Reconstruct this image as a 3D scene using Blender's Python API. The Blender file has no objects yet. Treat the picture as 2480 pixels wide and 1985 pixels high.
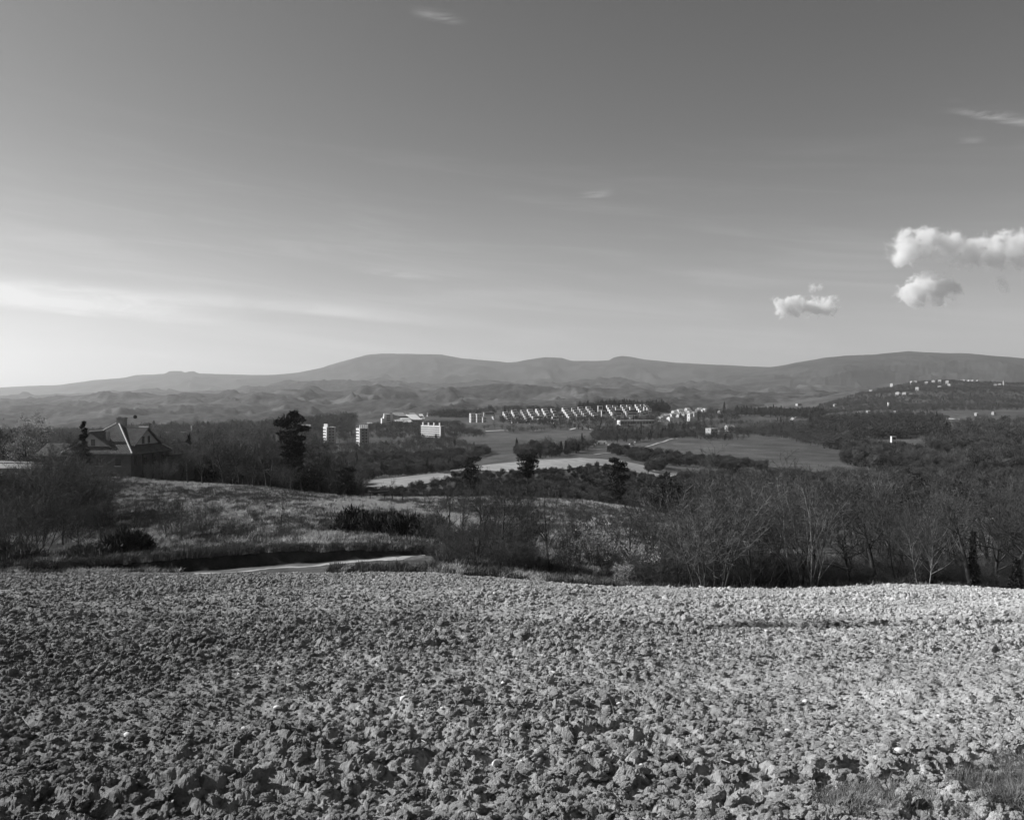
import bpy, math, random
import numpy as np
from mathutils import Vector, Matrix

random.seed(7)
RNG = np.random.default_rng(7)
SC = bpy.context.scene
COL = SC.collection

# ------------------------------------------------------------------ camera
# eye at the origin, looking along +Y; the photograph is 2480 x 1985 px with the eye level at row 955
FPX = 2148.0
HOR = 955.0
cam_d = bpy.data.cameras.new("camera")
cam_d.sensor_fit = 'HORIZONTAL'
cam_d.sensor_width = 36.0
cam_d.lens = 36.0 * FPX / 2480.0
cam_d.shift_y = (HOR - 1985 / 2) / 2480.0
cam_d.clip_start = 0.1
cam_d.clip_end = 60000
cam = bpy.data.objects.new("camera", cam_d)
COL.objects.link(cam)
cam.rotation_euler = (math.radians(90), 0, 0)
SC.camera = cam

# ------------------------------------------------------------------ sun, sky, exposure
SUN_AZ = math.radians(-84)        # measured from the view direction, negative to the left
SUN_EL = math.radians(31)
sun_dir = Vector((math.sin(SUN_AZ) * math.cos(SUN_EL), math.cos(SUN_AZ) * math.cos(SUN_EL), math.sin(SUN_EL)))
sl = bpy.data.lights.new("sun", 'SUN')
sl.energy = 5.0
sl.angle = math.radians(0.53)
sl.color = (1, 1, 1)              # black-and-white picture: every light and colour here is neutral
so = bpy.data.objects.new("sun", sl)
COL.objects.link(so)
so.rotation_euler = (-sun_dir).to_track_quat('-Z', 'Y').to_euler()

SC.view_settings.view_transform = 'Standard'
SC.view_settings.look = 'None'
SC.view_settings.exposure = 0.4
SC.view_settings.gamma = 1.0
SC.view_settings.use_curve_mapping = False
SC.cycles.max_bounces = 8
SC.cycles.diffuse_bounces = 2
SC.cycles.glossy_bounces = 1
SC.cycles.transparent_max_bounces = 8
SC.cycles.volume_bounces = 5
SC.cycles.use_denoising = True
SC.cycles.sample_clamp_indirect = 4.0
SC.cycles.use_adaptive_sampling = False

world = bpy.data.worlds.new("World")
SC.world = world
world.use_nodes = True
NT = world.node_tree
for n in list(NT.nodes):
    NT.nodes.remove(n)


class NG:
    """short hand for math node graphs"""
    def __init__(s, tree):
        s.t = tree
    def node(s, typ, **kw):
        n = s.t.nodes.new(typ)
        for k, v in kw.items():
            setattr(n, k, v)
        return n
    def put(s, sock, v):
        if isinstance(v, bpy.types.NodeSocket):
            s.t.links.new(v, sock)
        else:
            sock.default_value = v
    def m(s, op, a, b=0.0, c=0.0, clamp=False):
        n = s.node('ShaderNodeMath', operation=op, use_clamp=clamp)
        s.put(n.inputs[0], a); s.put(n.inputs[1], b); s.put(n.inputs[2], c)
        return n.outputs[0]
    def smooth(s, x, lo, hi, a=0.0, b=1.0):
        n = s.node('ShaderNodeMapRange', interpolation_type='SMOOTHSTEP')
        s.put(n.inputs['Value'], x)
        n.inputs['From Min'].default_value = lo; n.inputs['From Max'].default_value = hi
        n.inputs['To Min'].default_value = a; n.inputs['To Max'].default_value = b
        return n.outputs['Result']
    def noise(s, vec, scale, detail=4, rough=0.55, dist=0.0, typ='FBM'):
        n = s.node('ShaderNodeTexNoise')
        n.noise_dimensions = '3D'
        if vec is not None: s.put(n.inputs['Vector'], vec)
        n.inputs['Scale'].default_value = scale
        n.inputs['Detail'].default_value = detail
        n.inputs['Roughness'].default_value = rough
        n.inputs['Distortion'].default_value = dist
        return n.outputs['Fac'] if 'Fac' in n.outputs else n.outputs[0]
    def vec(s, x, y, z=0.0):
        n = s.node('ShaderNodeCombineXYZ')
        s.put(n.inputs[0], x); s.put(n.inputs[1], y); s.put(n.inputs[2], z)
        return n.outputs[0]


g = NG(NT)
sky = g.node('ShaderNodeTexSky', sky_type='NISHITA', sun_disc=False)
sky.sun_elevation = SUN_EL
sky.sun_rotation = SUN_AZ         # 0 is +Y, positive turns towards +X
sky.altitude = 400
sky.air_density = 1.0
sky.dust_density = 0.9
sky.ozone_density = 1.0
sep = g.node('ShaderNodeSeparateColor')
NT.links.new(sky.outputs[0], sep.inputs[0])
# panchromatic film behind an orange filter: mostly red, a little green and blue
grey = g.m('ADD', g.m('MULTIPLY', sep.outputs[0], 0.80), g.m('MULTIPLY', sep.outputs[1], 0.20))
grey = g.m('MULTIPLY', g.m('POWER', g.m('MULTIPLY', grey, 0.25), 1.22), 3.85)   # film contrast
tc = g.node('ShaderNodeTexCoord')
sx = g.node('ShaderNodeSeparateXYZ')
NT.links.new(tc.outputs['Generated'], sx.inputs[0])
DX, DY, DZ = sx.outputs
az = g.m('ARCTAN2', DX, DY)
hz = g.m('SQRT', g.m('ADD', g.m('MULTIPLY', DX, DX), g.m('MULTIPLY', DY, DY)))
el = g.m('DIVIDE', DZ, g.m('MAXIMUM', hz, 0.001))


def px_dir(x, y):
    a = math.atan((x - 1240) / FPX)
    return a, (HOR - y) / FPX * math.cos(a)


# thin high cirrus: long streaks drawn out sideways
wisp = g.noise(g.vec(g.m('MULTIPLY', az, 2.2), g.m('MULTIPLY', g.m('ADD', el, g.m('MULTIPLY', az, 0.10)), 26.0), 3.1), 1.6, 6, 0.6, 0.6)
fine = g.noise(g.vec(g.m('MULTIPLY', az, 14), g.m('MULTIPLY', el, 60.0), 7.7), 1.0, 5, 0.62, 0.8)
cirrus = g.m('MULTIPLY', g.smooth(wisp, 0.46, 0.74), g.smooth(el, 0.34, 0.08, 0.0, 0.14))
# a thin even veil thickening towards the horizon all round
cirrus = g.m('ADD', cirrus, g.m('MULTIPLY', g.smooth(el, 0.30, 0.03, 0.0, 0.22), g.smooth(wisp, 0.2, 0.7, 0.6, 1.0)))
# (x0, y0, x1, y1, half width px, strength): streaks of cirrus
STREAKS = [(-500, 678, 600, 776, 34, 1.0), (250, 708, 1200, 795, 22, 0.42), (840, 655, 1080, 682, 12, 0.20), (-300, 800, 480, 822, 42, 0.16), (990, 30, 1130, 56, 14, 0.20),
           (2290, 268, 2580, 314, 15, 0.42), (2310, 345, 2390, 342, 8, 0.16), (1385, 494, 1490, 470, 14, 0.24),
           (1990, 800, 2600, 830, 30, 0.05), (1200, 740, 1650, 760, 14, 0.08), (40, 855, 130, 868, 8, 0.22), (345, 858, 420, 870, 8, 0.22), (2042, 526, 2060, 532, 8, 0.18)]
for (x0, y0, x1, y1, hw, st) in STREAKS:
    a0, t0 = px_dir(x0, y0); a1, t1 = px_dir(x1, y1)
    sl_ = (t1 - t0) / (a1 - a0)
    mid = (a0 + a1) / 2; half = (a1 - a0) / 2
    off = g.m('SUBTRACT', el, g.m('ADD', g.m('MULTIPLY', az, sl_), t0 - sl_ * a0))
    off = g.m('ADD', off, g.m('MULTIPLY', g.m('SUBTRACT', wisp, 0.5), (3.2 if hw < 16 else 1.2) * hw / FPX))
    u = g.m('DIVIDE', g.m('SUBTRACT', az, mid), half)
    taper = g.smooth(g.m('ABSOLUTE', u), 1.15, 0.15)
    lower = g.smooth(off, -hw * 0.75 / FPX, hw * 0.15 / FPX)
    upper = g.smooth(off, hw * 1.9 / FPX, hw * 0.2 / FPX)
    tex = g.smooth(fine, 0.40 if hw < 16 else 0.34, 0.62 if hw < 16 else 0.66, 0.0 if hw < 16 else 0.5, 1.0)
    msk = g.m('MULTIPLY', g.m('MULTIPLY', taper, g.m('MULTIPLY', lower, upper)), g.m('MULTIPLY', tex, st))
    cirrus = g.m('ADD', cirrus, msk)
cirrus = g.m('MINIMUM', cirrus, 0.85)
# lit ice crystals: brighter towards the sun's side
side = g.smooth(az, 0.75, -0.75, 6.4, 9.0)
val = g.m('ADD', g.m('MULTIPLY', grey, g.m('SUBTRACT', 1.0, cirrus)), g.m('MULTIPLY', cirrus, side))
bg = g.node('ShaderNodeBackground')
NT.links.new(val, bg.inputs['Color'])
bg.inputs['Strength'].default_value = 0.076
wo = g.node('ShaderNodeOutputWorld')
NT.links.new(bg.outputs[0], wo.inputs['Surface'])


# ------------------------------------------------------------------ helpers
def h01(ix, iy, seed):
    a = (ix.astype(np.int64) * 374761393 + iy.astype(np.int64) * 668265263 + seed * 1442695041) & 0xffffffff
    a = ((a ^ (a >> 13)) * 1274126177) & 0xffffffff
    a = ((a ^ (a >> 15)) * 2246822519) & 0xffffffff
    a = a ^ (a >> 16)
    return (a & 0xffffff) / float(0xffffff)


def vnoise(x, y, seed=0):
    ix = np.floor(x); iy = np.floor(y)
    fx = x - ix; fy = y - iy
    fx = fx * fx * fx * (fx * (fx * 6 - 15) + 10); fy = fy * fy * fy * (fy * (fy * 6 - 15) + 10)
    a = h01(ix, iy, seed); b = h01(ix + 1, iy, seed); c = h01(ix, iy + 1, seed); d = h01(ix + 1, iy + 1, seed)
    return (a * (1 - fx) + b * fx) * (1 - fy) + (c * (1 - fx) + d * fx) * fy - 0.5


def fbm(x, y, seed=0, octv=4, gain=0.5, lac=2.03):
    s = np.zeros_like(x, dtype=float); amp = 1.0
    for o in range(octv):
        s += amp * vnoise(x + 17.3 * o, y - 9.1 * o, seed + o * 31)
        x = x * lac; y = y * lac; amp *= gain
    return s


def ridged(x, y, seed=0, octv=5, gain=0.5):
    s = np.zeros_like(x, dtype=float); amp = 1.0
    for o in range(octv):
        s += amp * (1 - 4 * np.abs(vnoise(x + 5.7 * o, y + 3.3 * o, seed + o * 13)))
        x = x * 2.07; y = y * 2.07; amp *= gain
    return s


def lumps(x, y, seed, keep=0.8):
    """rounded clods: a dome in each cell of a jittered grid, of its own size"""
    ix = np.floor(x); iy = np.floor(y)
    out = np.zeros_like(x)
    for dx in (-1, 0, 1):
        for dy in (-1, 0, 1):
            cx = ix + dx; cy = iy + dy
            r1 = h01(cx, cy, seed); r2 = h01(cx, cy, seed + 1); r3 = h01(cx, cy, seed + 2); r4 = h01(cx, cy, seed + 3)
            px = cx + r1; py = cy + r2
            rad = 0.28 + 0.5 * r3 * r3
            an = r4 * 6.283
            ex = (x - px) * np.cos(an) + (y - py) * np.sin(an); ey = -(x - px) * np.sin(an) + (y - py) * np.cos(an)
            d2 = (ex * ex + 1.7 * ey * ey) / (rad * rad)
            hgt = np.sqrt(np.maximum(0, 1 - d2)) * rad * (r4 < keep)
            # tilted tops
            hgt *= 1 + 0.5 * (ex / rad) * (r1 - 0.5) * 2
            out = np.maximum(out, hgt)
    return out


class MB:
    """collects faces, builds ONE mesh"""
    def __init__(s):
        s.v = []; s.f = []
    def quad(s, a, b, c, d):
        i = len(s.v); s.v += [a, b, c, d]; s.f.append((i, i + 1, i + 2, i + 3))
    def poly(s, pts):
        i = len(s.v); s.v += list(pts); s.f.append(tuple(range(i, i + len(pts))))
    def box(s, x0, x1, y0, y1, z0, z1):
        i = len(s.v)
        s.v += [(x0, y0, z0), (x1, y0, z0), (x1, y1, z0), (x0, y1, z0), (x0, y0, z1), (x1, y0, z1), (x1, y1, z1), (x0, y1, z1)]
        s.f += [tuple(i + k for k in q) for q in ((0, 3, 2, 1), (4, 5, 6, 7), (0, 1, 5, 4), (1, 2, 6, 5), (2, 3, 7, 6), (3, 0, 4, 7))]
        return s
    def solid(s, pts, faces):
        i = len(s.v); s.v += list(pts); s.f += [tuple(i + k for k in q) for q in faces]
        return s
    def gable(s, x0, x1, y0, y1, z0, zr, ov=0.0, th=0.16):
        """two roof slabs, ridge along x"""
        ym = (y0 + y1) / 2
        sl = (zr - z0) / (ym - y0)
        for sg, ya in ((1, y0), (-1, y1)):
            e = (ya - sg * ov, z0 - ov * sl)
            p = [(x0 - ov, e[0], e[1]), (x1 + ov, e[0], e[1]), (x1 + ov, ym, zr), (x0 - ov, ym, zr)]
            q = [(a, b, c + th) for a, b, c in p]
            s.solid(p + q, ((0, 3, 2, 1), (4, 5, 6, 7), (0, 1, 5, 4), (1, 2, 6, 5), (2, 3, 7, 6), (3, 0, 4, 7)))
        return s
    def tube(s, pts, rads, sides=5, cap=True):
        pts = [Vector(p) for p in pts]
        base = len(s.v)
        n = len(pts)
        for k, p in enumerate(pts):
            t = (pts[min(k + 1, n - 1)] - pts[max(k - 1, 0)]).normalized()
            a = t.orthogonal().normalized() if abs(t.z) < 0.95 else Vector((1, 0, 0))
            a = (a - t * a.dot(t)).normalized(); b = t.cross(a)
            for j in range(sides):
                an = 2 * math.pi * j / sides
                s.v.append(tuple(p + (a * math.cos(an) + b * math.sin(an)) * rads[k]))
        for k in range(n - 1):
            for j in range(sides):
                j2 = (j + 1) % sides
                s.f.append((base + k * sides + j, base + k * sides + j2, base + (k + 1) * sides + j2, base + (k + 1) * sides + j))
        if cap:
            s.f.append(tuple(base + (n - 1) * sides + j for j in range(sides)))
        return s
    def mesh(s, name, mat=None, smooth=False):
        me = bpy.data.meshes.new(name)
        me.from_pydata(s.v, [], s.f)
        if mat: me.materials.append(mat)
        if smooth:
            me.polygons.foreach_set('use_smooth', [True] * len(me.polygons))
        me.update()
        return me


def fast_mesh(name, verts, faces, mat=None, smooth=True):
    """numpy verts (n,3), faces (m,k) with constant k"""
    me = bpy.data.meshes.new(name)
    verts = np.ascontiguousarray(verts, dtype=np.float32); faces = np.ascontiguousarray(faces, dtype=np.int32)
    m, k = faces.shape
    me.vertices.add(len(verts)); me.vertices.foreach_set('co', verts.ravel())
    me.loops.add(m * k); me.loops.foreach_set('vertex_index', faces.ravel())
    me.polygons.add(m)
    me.polygons.foreach_set('loop_start', np.arange(0, m * k, k, dtype=np.int32))
    me.polygons.foreach_set('loop_total', np.full(m, k, dtype=np.int32))
    me.polygons.foreach_set('use_smooth', np.full(m, smooth, dtype=bool))
    me.update(calc_edges=True)
    if mat: me.materials.append(mat)
    return me


def grid_mesh(name, P, mat=None, smooth=True):
    """P: (rows, cols, 3)"""
    r, c = P.shape[:2]
    idx = np.arange(r * c).reshape(r, c)
    f = np.stack([idx[:-1, :-1], idx[:-1, 1:], idx[1:, 1:], idx[1:, :-1]], -1).reshape(-1, 4)
    return fast_mesh(name, P.reshape(-1, 3), f, mat, smooth)


def put(name, me, parent=None, loc=(0, 0, 0), rz=0.0, sc=1.0):
    o = bpy.data.objects.new(name, me)
    COL.objects.link(o)
    if parent: o.parent = parent
    o.location = loc
    o.rotation_euler = (0, 0, rz)
    o.scale = (sc, sc, sc) if not isinstance(sc, tuple) else sc
    return o


def tag(o, label=None, cat=None, group=None, kind=None):
    if label: o['label'] = label
    if cat: o['category'] = cat
    if group: o['group'] = group
    if kind: o['kind'] = kind
    return o


def thing(name, label, cat, loc=(0, 0, 0), rz=0.0, group=None, sc=1.0):
    o = put(name, None, None, loc, rz, sc)
    return tag(o, label, cat, group)


def dup(root, loc, rz=None, sc=None, label=None, group=None):
    r = root.copy(); COL.objects.link(r); r.location = loc
    if rz is not None: r.rotation_euler = (0, 0, rz)
    if sc is not None: r.scale = sc if isinstance(sc, tuple) else (sc, sc, sc)
    if label: r['label'] = label
    if group: r['group'] = group
    for ch in list(root.children):
        c = ch.copy(); COL.objects.link(c); c.parent = r
        for gch in list(ch.children):
            d = gch.copy(); COL.objects.link(d); d.parent = c
    return r


def material(name, base=0.2, var=0.0, scale=1.0, rough=0.95, spec=0.1, bump=0.0, bscale=20.0, attr=None, extra=None, trans=0.0, detail=5, coords='Object'):
    mt = bpy.data.materials.new(name)
    mt.use_nodes = True
    t = mt.node_tree
    q = NG(t)
    b = t.nodes['Principled BSDF']
    b.inputs['Roughness'].default_value = rough
    b.inputs['Specular IOR Level'].default_value = spec
    co = q.node('ShaderNodeTexCoord').outputs[coords]
    v = base
    if attr:
        at = q.node('ShaderNodeAttribute', attribute_name=attr)
        v = at.outputs['Fac']
    if extra:
        v = extra(q, co, v)
    if var:
        nz = q.noise(co, scale, detail, 0.6)
        v = q.m('MULTIPLY', v, q.smooth(nz, 0.25, 0.75, 1 - var, 1 + var))
    cc = q.node('ShaderNodeCombineColor')
    for i in range(3): q.put(cc.inputs[i], v)
    t.links.new(cc.outputs[0], b.inputs['Base Color'])
    if bump:
        bn = q.node('ShaderNodeBump')
        bn.inputs['Strength'].default_value = min(1.0, bump)
        bn.inputs['Distance'].default_value = 0.02 * max(1.0, bump)
        t.links.new(q.noise(co, bscale, 5, 0.65), bn.inputs['Height'])
        t.links.new(bn.outputs[0], b.inputs['Normal'])
    return mt
# ------------------------------------------------------------------ the lie of the land
# columns: places across the view (photo px); rows: forward distance in metres; entries: the photo row at which that ground would be seen
CX = np.array([-700, -400, 0, 300, 600, 850, 1050, 1250, 1450, 1650, 1900, 2150, 2320, 2480, 2900, 3300], float)
EDGE = np.interp(np.arange(-1000, 3601, 20.0), [-700, 0, 300, 600, 900, 1050, 1150, 1300, 1500, 1650, 1900, 2050, 2200, 2480, 2900], [1400, 1393, 1390, 1392, 1392, 1388, 1398, 1412, 1427, 1433, 1434, 1427, 1421, 1433, 1440])
YEDGE = 46.0
ROWS = [
    (50.0,  [1405, 1402, 1399, 1396, 1384, 1366, 1366, 1394, 1415, 1440, 1442, 1438, 1440, 1445, 1450, 1450]),
    (53.45, [1400, 1396, 1393, 1389, 1375, 1353, 1340, 1377, 1402, 1428, 1432, 1428, 1428, 1432, 1440, 1440]),
    (53.8,  [1385, 1382, 1374, 1362, 1337, 1328, 1333, 1366, 1396, 1423, 1428, 1424, 1424, 1430, 1436, 1436]),
    (57.0,  [1370, 1368, 1362, 1350, 1327, 1322, 1324, 1352, 1385, 1412, 1418, 1415, 1415, 1420, 1425, 1425]),
    (65.0,  [1350, 1348, 1340, 1325, 1306, 1310, 1312, 1335, 1365, 1388, 1396, 1396, 1396, 1400, 1405, 1405]),
    (80.0,  [1300, 1295, 1290, 1270, 1262, 1270, 1278, 1290, 1312, 1332, 1346, 1350, 1350, 1350, 1350, 1350]),
    (110.0, [1230, 1225, 1220, 1205, 1206, 1224, 1236, 1242, 1258, 1278, 1300, 1302, 1296, 1290, 1290, 1290]),
    (150.0, [1175, 1170, 1160, 1160, 1180, 1204, 1206, 1203, 1220, 1248, 1270, 1266, 1258, 1250, 1240, 1240]),
    (180.0, [1170, 1165, 1155, 1158, 1182, 1214, 1215, 1214, 1234, 1256, 1262, 1250, 1240, 1232, 1220, 1220]),
    (240.0, [1170, 1168, 1165, 1170, 1198, 1222, 1222, 1218, 1224, 1230, 1228, 1216, 1205, 1194, 1180, 1180]),
    (320.0, [1155, 1152, 1150, 1152, 1172, 1186, 1180, 1172, 1172, 1182, 1188, 1182, 1168, 1154, 1140, 1140]),
    (360.0, [1148, 1146, 1144, 1146, 1160, 1174, 1163, 1148, 1146, 1166, 1174, 1168, 1152, 1138, 1125, 1125]),
    (450.0, [1130, 1130, 1130, 1130, 1142, 1160, 1147, 1113, 1106, 1145, 1152, 1150, 1134, 1120, 1110, 1110]),
    (520.0, [1120, 1120, 1120, 1120, 1126, 1142, 1146, 1122, 1116, 1128, 1132, 1132, 1116, 1102, 1095, 1095]),
    (650.0, [1100, 1100, 1100, 1100, 1104, 1110, 1104, 1088, 1086, 1086, 1098, 1100, 1088, 1076, 1070, 1070]),
    (800.0, [1082, 1082, 1080, 1080, 1082, 1078, 1062, 1062, 1064, 1060, 1066, 1064, 1056, 1048, 1045, 1045]),
    (1000., [1066, 1066, 1065, 1063, 1062, 1046, 1036, 1042, 1046, 1042, 1046, 1042, 1036, 1028, 1025, 1025]),
    (1250., [1056, 1056, 1055, 1053, 1050, 1026, 1014, 1012, 1008, 1014, 1022, 1018, 1014, 1010, 1008, 1008]),
    (1400., [1050, 1050, 1050, 1048, 1042, 1018, 1006, 998, 990, 998, 1008, 1004, 1002, 1000, 998, 998]),
    (1700., [1060, 1060, 1060, 1058, 1050, 1030, 1020, 1010, 1004, 1002, 1000, 992, 988, 986, 985, 985]),
    (2200., [1062, 1062, 1060, 1058, 1050, 1034, 1026, 1018, 1012, 1004, 988, 958, 942, 950, 955, 955]),
    (2600., [1062, 1062, 1060, 1056, 1048, 1034, 1026, 1018, 1012, 1004, 974, 934, 909, 931, 940, 940]),
    (3100., [1060, 1060, 1060, 1056, 1048, 1034, 1026, 1018, 1014, 1008, 1000, 980, 970, 978, 975, 975]),
]
TX = np.arange(-1000, 3601, 20.0)
TY = np.array([YEDGE] + [r[0] for r in ROWS])
_z = [-(EDGE - HOR) / FPX * YEDGE]
for d, ys in ROWS:
    y = np.interp(TX, CX, ys)
    k = np.exp(-0.5 * (np.arange(-8, 9) / 3.2) ** 2); k /= k.sum()
    y = np.convolve(np.pad(y, 8, mode='edge'), k, 'valid')
    _z.append(-(y - HOR) / FPX * d)
TZ = np.array(_z)
# denser rows with a monotone-ish smooth curve between the far ones, straight across the bank
FA, FB = 1.7, 0.14
BB = ((EDGE - HOR) / FPX * YEDGE - FA - FB * YEDGE) / YEDGE ** 2


def H(X, Y):
    """ground height"""
    X = np.asarray(X, float); Y = np.asarray(Y, float)
    Yc = np.maximum(Y, 1.0)
    xs = np.clip(1240 + FPX * X / Yc, TX[0], TX[-1] - 1e-3)
    # near the eye the columns crowd together: use the lie of the ground ahead instead
    near = np.clip((Yc - 6) / 20, 0, 1)
    xs_f = 1240 + (xs - 1240) * near
    fi = (xs_f - TX[0]) / 20; i = np.floor(fi).astype(int); w = fi - i
    b = BB[i] * (1 - w) + BB[i + 1] * w
    zf = -(FA + FB * Y + b * Y * Y)
    fi = (xs - TX[0]) / 20; i = np.floor(fi).astype(int); w = fi - i
    Yq = np.clip(Yc, TY[0], TY[-1] - 1e-3)
    j = np.clip(np.searchsorted(TY, Yq, side='right') - 1, 0, len(TY) - 2)
    t = (Yq - TY[j]) / (TY[j + 1] - TY[j])

    def zr(jj):
        jj = np.clip(jj, 0, len(TY) - 1)
        return TZ[jj, i] * (1 - w) + TZ[jj, i + 1] * w
    z0, z1 = zr(j), zr(j + 1)
    h = TY[j + 1] - TY[j]
    jm = np.maximum(j - 1, 0); jp = np.minimum(j + 2, len(TY) - 1)
    def slope(s0, s1):       # harmonic mean of neighbouring slopes (no overshoot)
        return np.where(s0 * s1 > 0, 2 * s0 * s1 / (s0 + s1 + 1e-12 * np.sign(s0 + s1)), 0.0)
    sl = (z1 - z0) / h
    slm = np.where(j > 0, (z0 - zr(jm)) / np.maximum(TY[j] - TY[jm], 1e-6), sl)
    slp = np.where(j < len(TY) - 2, (zr(jp) - z1) / np.maximum(TY[jp] - TY[j + 1], 1e-6), sl)
    m0 = slope(slm, sl) * h; m1 = slope(sl, slp) * h
    zt = (2 * t**3 - 3 * t**2 + 1) * z0 + (t**3 - 2 * t**2 + t) * m0 + (-2 * t**3 + 3 * t**2) * z1 + (t**3 - t**2) * m1
    return np.where(Y <= YEDGE, zf, zt)


def relief(X, Y):
    """small unevenness of the unploughed land"""
    r = 0.10 * fbm(X / 2.3, Y / 2.3, 3, 4) + 0.5 * fbm(X / 14, Y / 14, 5, 3) * np.clip((Y - 60) / 60, 0, 1)
    r = r + 6.0 * fbm(X / 120, Y / 120, 8, 4) * np.clip((Y - 500) / 500, 0, 1) + 24 * fbm(X / 420, Y / 420, 12, 4) * np.clip((Y - 1400) / 900, 0, 1)
    return r * np.clip((Y - 46) / 6, 0, 1)


def G(X, Y):
    """built ground height"""
    return H(X, Y) + relief(np.asarray(X, float), np.asarray(Y, float))


def at(xs, Y):
    """ground point in photo column xs at distance Y"""
    X = (xs - 1240) / FPX * Y
    return (X, Y, float(G(np.array([X]), np.array([Y]))[0]))


def hit(xs, ys, ymin=46.0, ymax=3000.0):
    """the ground seen at photo px (xs, ys)"""
    Ys = np.exp(np.linspace(math.log(ymin), math.log(ymax), 1500))
    X = (xs - 1240) / FPX * Ys
    yy = HOR - FPX * G(X, Ys) / Ys
    k = np.argmax(yy <= ys) if (yy <= ys).any() else int(np.argmin(yy))
    Y = Ys[k]
    return at(xs, Y)


def zrow(ys, Y):
    """height seen at photo row ys at distance Y"""
    return -(ys - HOR) / FPX * Y


def proj(X, Y, Z):
    return 1240 + FPX * X / Y, HOR - FPX * Z / Y


def inside(px, py, poly):
    poly = np.asarray(poly, float)
    c = np.zeros(px.shape, bool)
    x0, y0 = poly[:, 0], poly[:, 1]; x1, y1 = np.roll(x0, -1), np.roll(y0, -1)
    for a, b, e, f in zip(x0, y0, x1, y1):
        if b == f: continue
        c ^= ((b > py) != (f > py)) & (px < (e - a) * (py - b) / (f - b) + a)
    return c


# ------------------------------------------------------------------ ground materials
def soil_mix(q, co, v):
    n1 = q.noise(co, 0.35, 3, 0.5); n2 = q.noise(co, 9.0, 6, 0.65); n3 = q.noise(co, 90.0, 4, 0.7)
    v = q.m('MULTIPLY', v, q.smooth(n1, 0.3, 0.7, 0.88, 1.10))
    v = q.m('MULTIPLY', v, q.smooth(n2, 0.28, 0.72, 0.74, 1.22))
    return q.m('MULTIPLY', v, q.smooth(n3, 0.25, 0.75, 0.82, 1.16))


def soil_ground(q, co, v):
    # the soil colour runs from darker on the left of the field to paler on the right
    ge = q.node('ShaderNodeNewGeometry')
    se = q.node('ShaderNodeSeparateXYZ'); q.t.links.new(ge.outputs['Position'], se.inputs[0])
    lat = q.m('ADD', q.m('DIVIDE', se.outputs[0], q.m('ADD', q.m('MULTIPLY', se.outputs[1], 0.5), 1.3)), q.m('MULTIPLY', q.m('SUBTRACT', q.noise(ge.outputs['Position'], 0.16, 4, 0.6), 0.5), 0.45))
    v = q.m('MULTIPLY', v, q.smooth(lat, -1.1, 1.2, 0.68, 1.66))
    # shadow line along the wheel rut, painted into the soil colour
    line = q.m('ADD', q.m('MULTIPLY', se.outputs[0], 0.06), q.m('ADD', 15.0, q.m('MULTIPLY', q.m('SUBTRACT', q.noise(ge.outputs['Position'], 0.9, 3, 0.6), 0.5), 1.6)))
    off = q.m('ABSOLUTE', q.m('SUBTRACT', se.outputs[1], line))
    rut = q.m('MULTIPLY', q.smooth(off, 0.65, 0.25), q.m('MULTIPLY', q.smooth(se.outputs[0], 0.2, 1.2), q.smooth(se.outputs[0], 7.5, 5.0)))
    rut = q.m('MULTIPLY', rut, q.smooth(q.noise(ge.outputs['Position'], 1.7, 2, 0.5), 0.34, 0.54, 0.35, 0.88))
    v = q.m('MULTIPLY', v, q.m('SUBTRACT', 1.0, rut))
    return soil_mix(q, ge.outputs['Position'], v)


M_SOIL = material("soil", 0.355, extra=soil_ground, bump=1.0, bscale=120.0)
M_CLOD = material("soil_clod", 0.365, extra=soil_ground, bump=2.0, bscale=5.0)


def land_mix(q, co, v):
    n1 = q.noise(co, 0.05, 4, 0.6); n2 = q.noise(co, 0.9, 6, 0.7); n3 = q.noise(co, 0.008, 5, 0.55)
    v = q.m('MULTIPLY', v, q.smooth(n1, 0.3, 0.7, 0.75, 1.25))
    v = q.m('MULTIPLY', v, q.smooth(n3, 0.3, 0.7, 0.8, 1.2))
    return q.m('MULTIPLY', v, q.smooth(n2, 0.3, 0.7, 0.55, 1.4))


M_LAND = material("grassland", 0.1, attr="tone", extra=land_mix, bump=4.0, bscale=1.2)
def field_mix(q, co, v):
    s_ = q.node('ShaderNodeSeparateXYZ'); q.t.links.new(co, s_.inputs[0])
    rows = q.m('SINE', q.m('ADD', q.m('MULTIPLY', s_.outputs[0], 0.9), q.m('ADD', q.m('MULTIPLY', s_.outputs[1], 0.35), q.m('MULTIPLY', q.noise(co, 0.02, 2, 0.5), 6.0))))
    v = q.m('MULTIPLY', v, q.m('ADD', 1.0, q.m('MULTIPLY', rows, 0.06)))
    v = q.m('MULTIPLY', v, q.smooth(q.noise(co, 0.018, 4, 0.6), 0.32, 0.68, 0.78, 1.15))
    return q.m('MULTIPLY', v, q.smooth(q.noise(co, 0.25, 5, 0.7), 0.3, 0.7, 0.85, 1.12))


M_FIELD2 = material("bare_field", 0.27, extra=field_mix)
M_TRACK = material("dirt_track", 0.36, var=0.25, scale=2.0)

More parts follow.
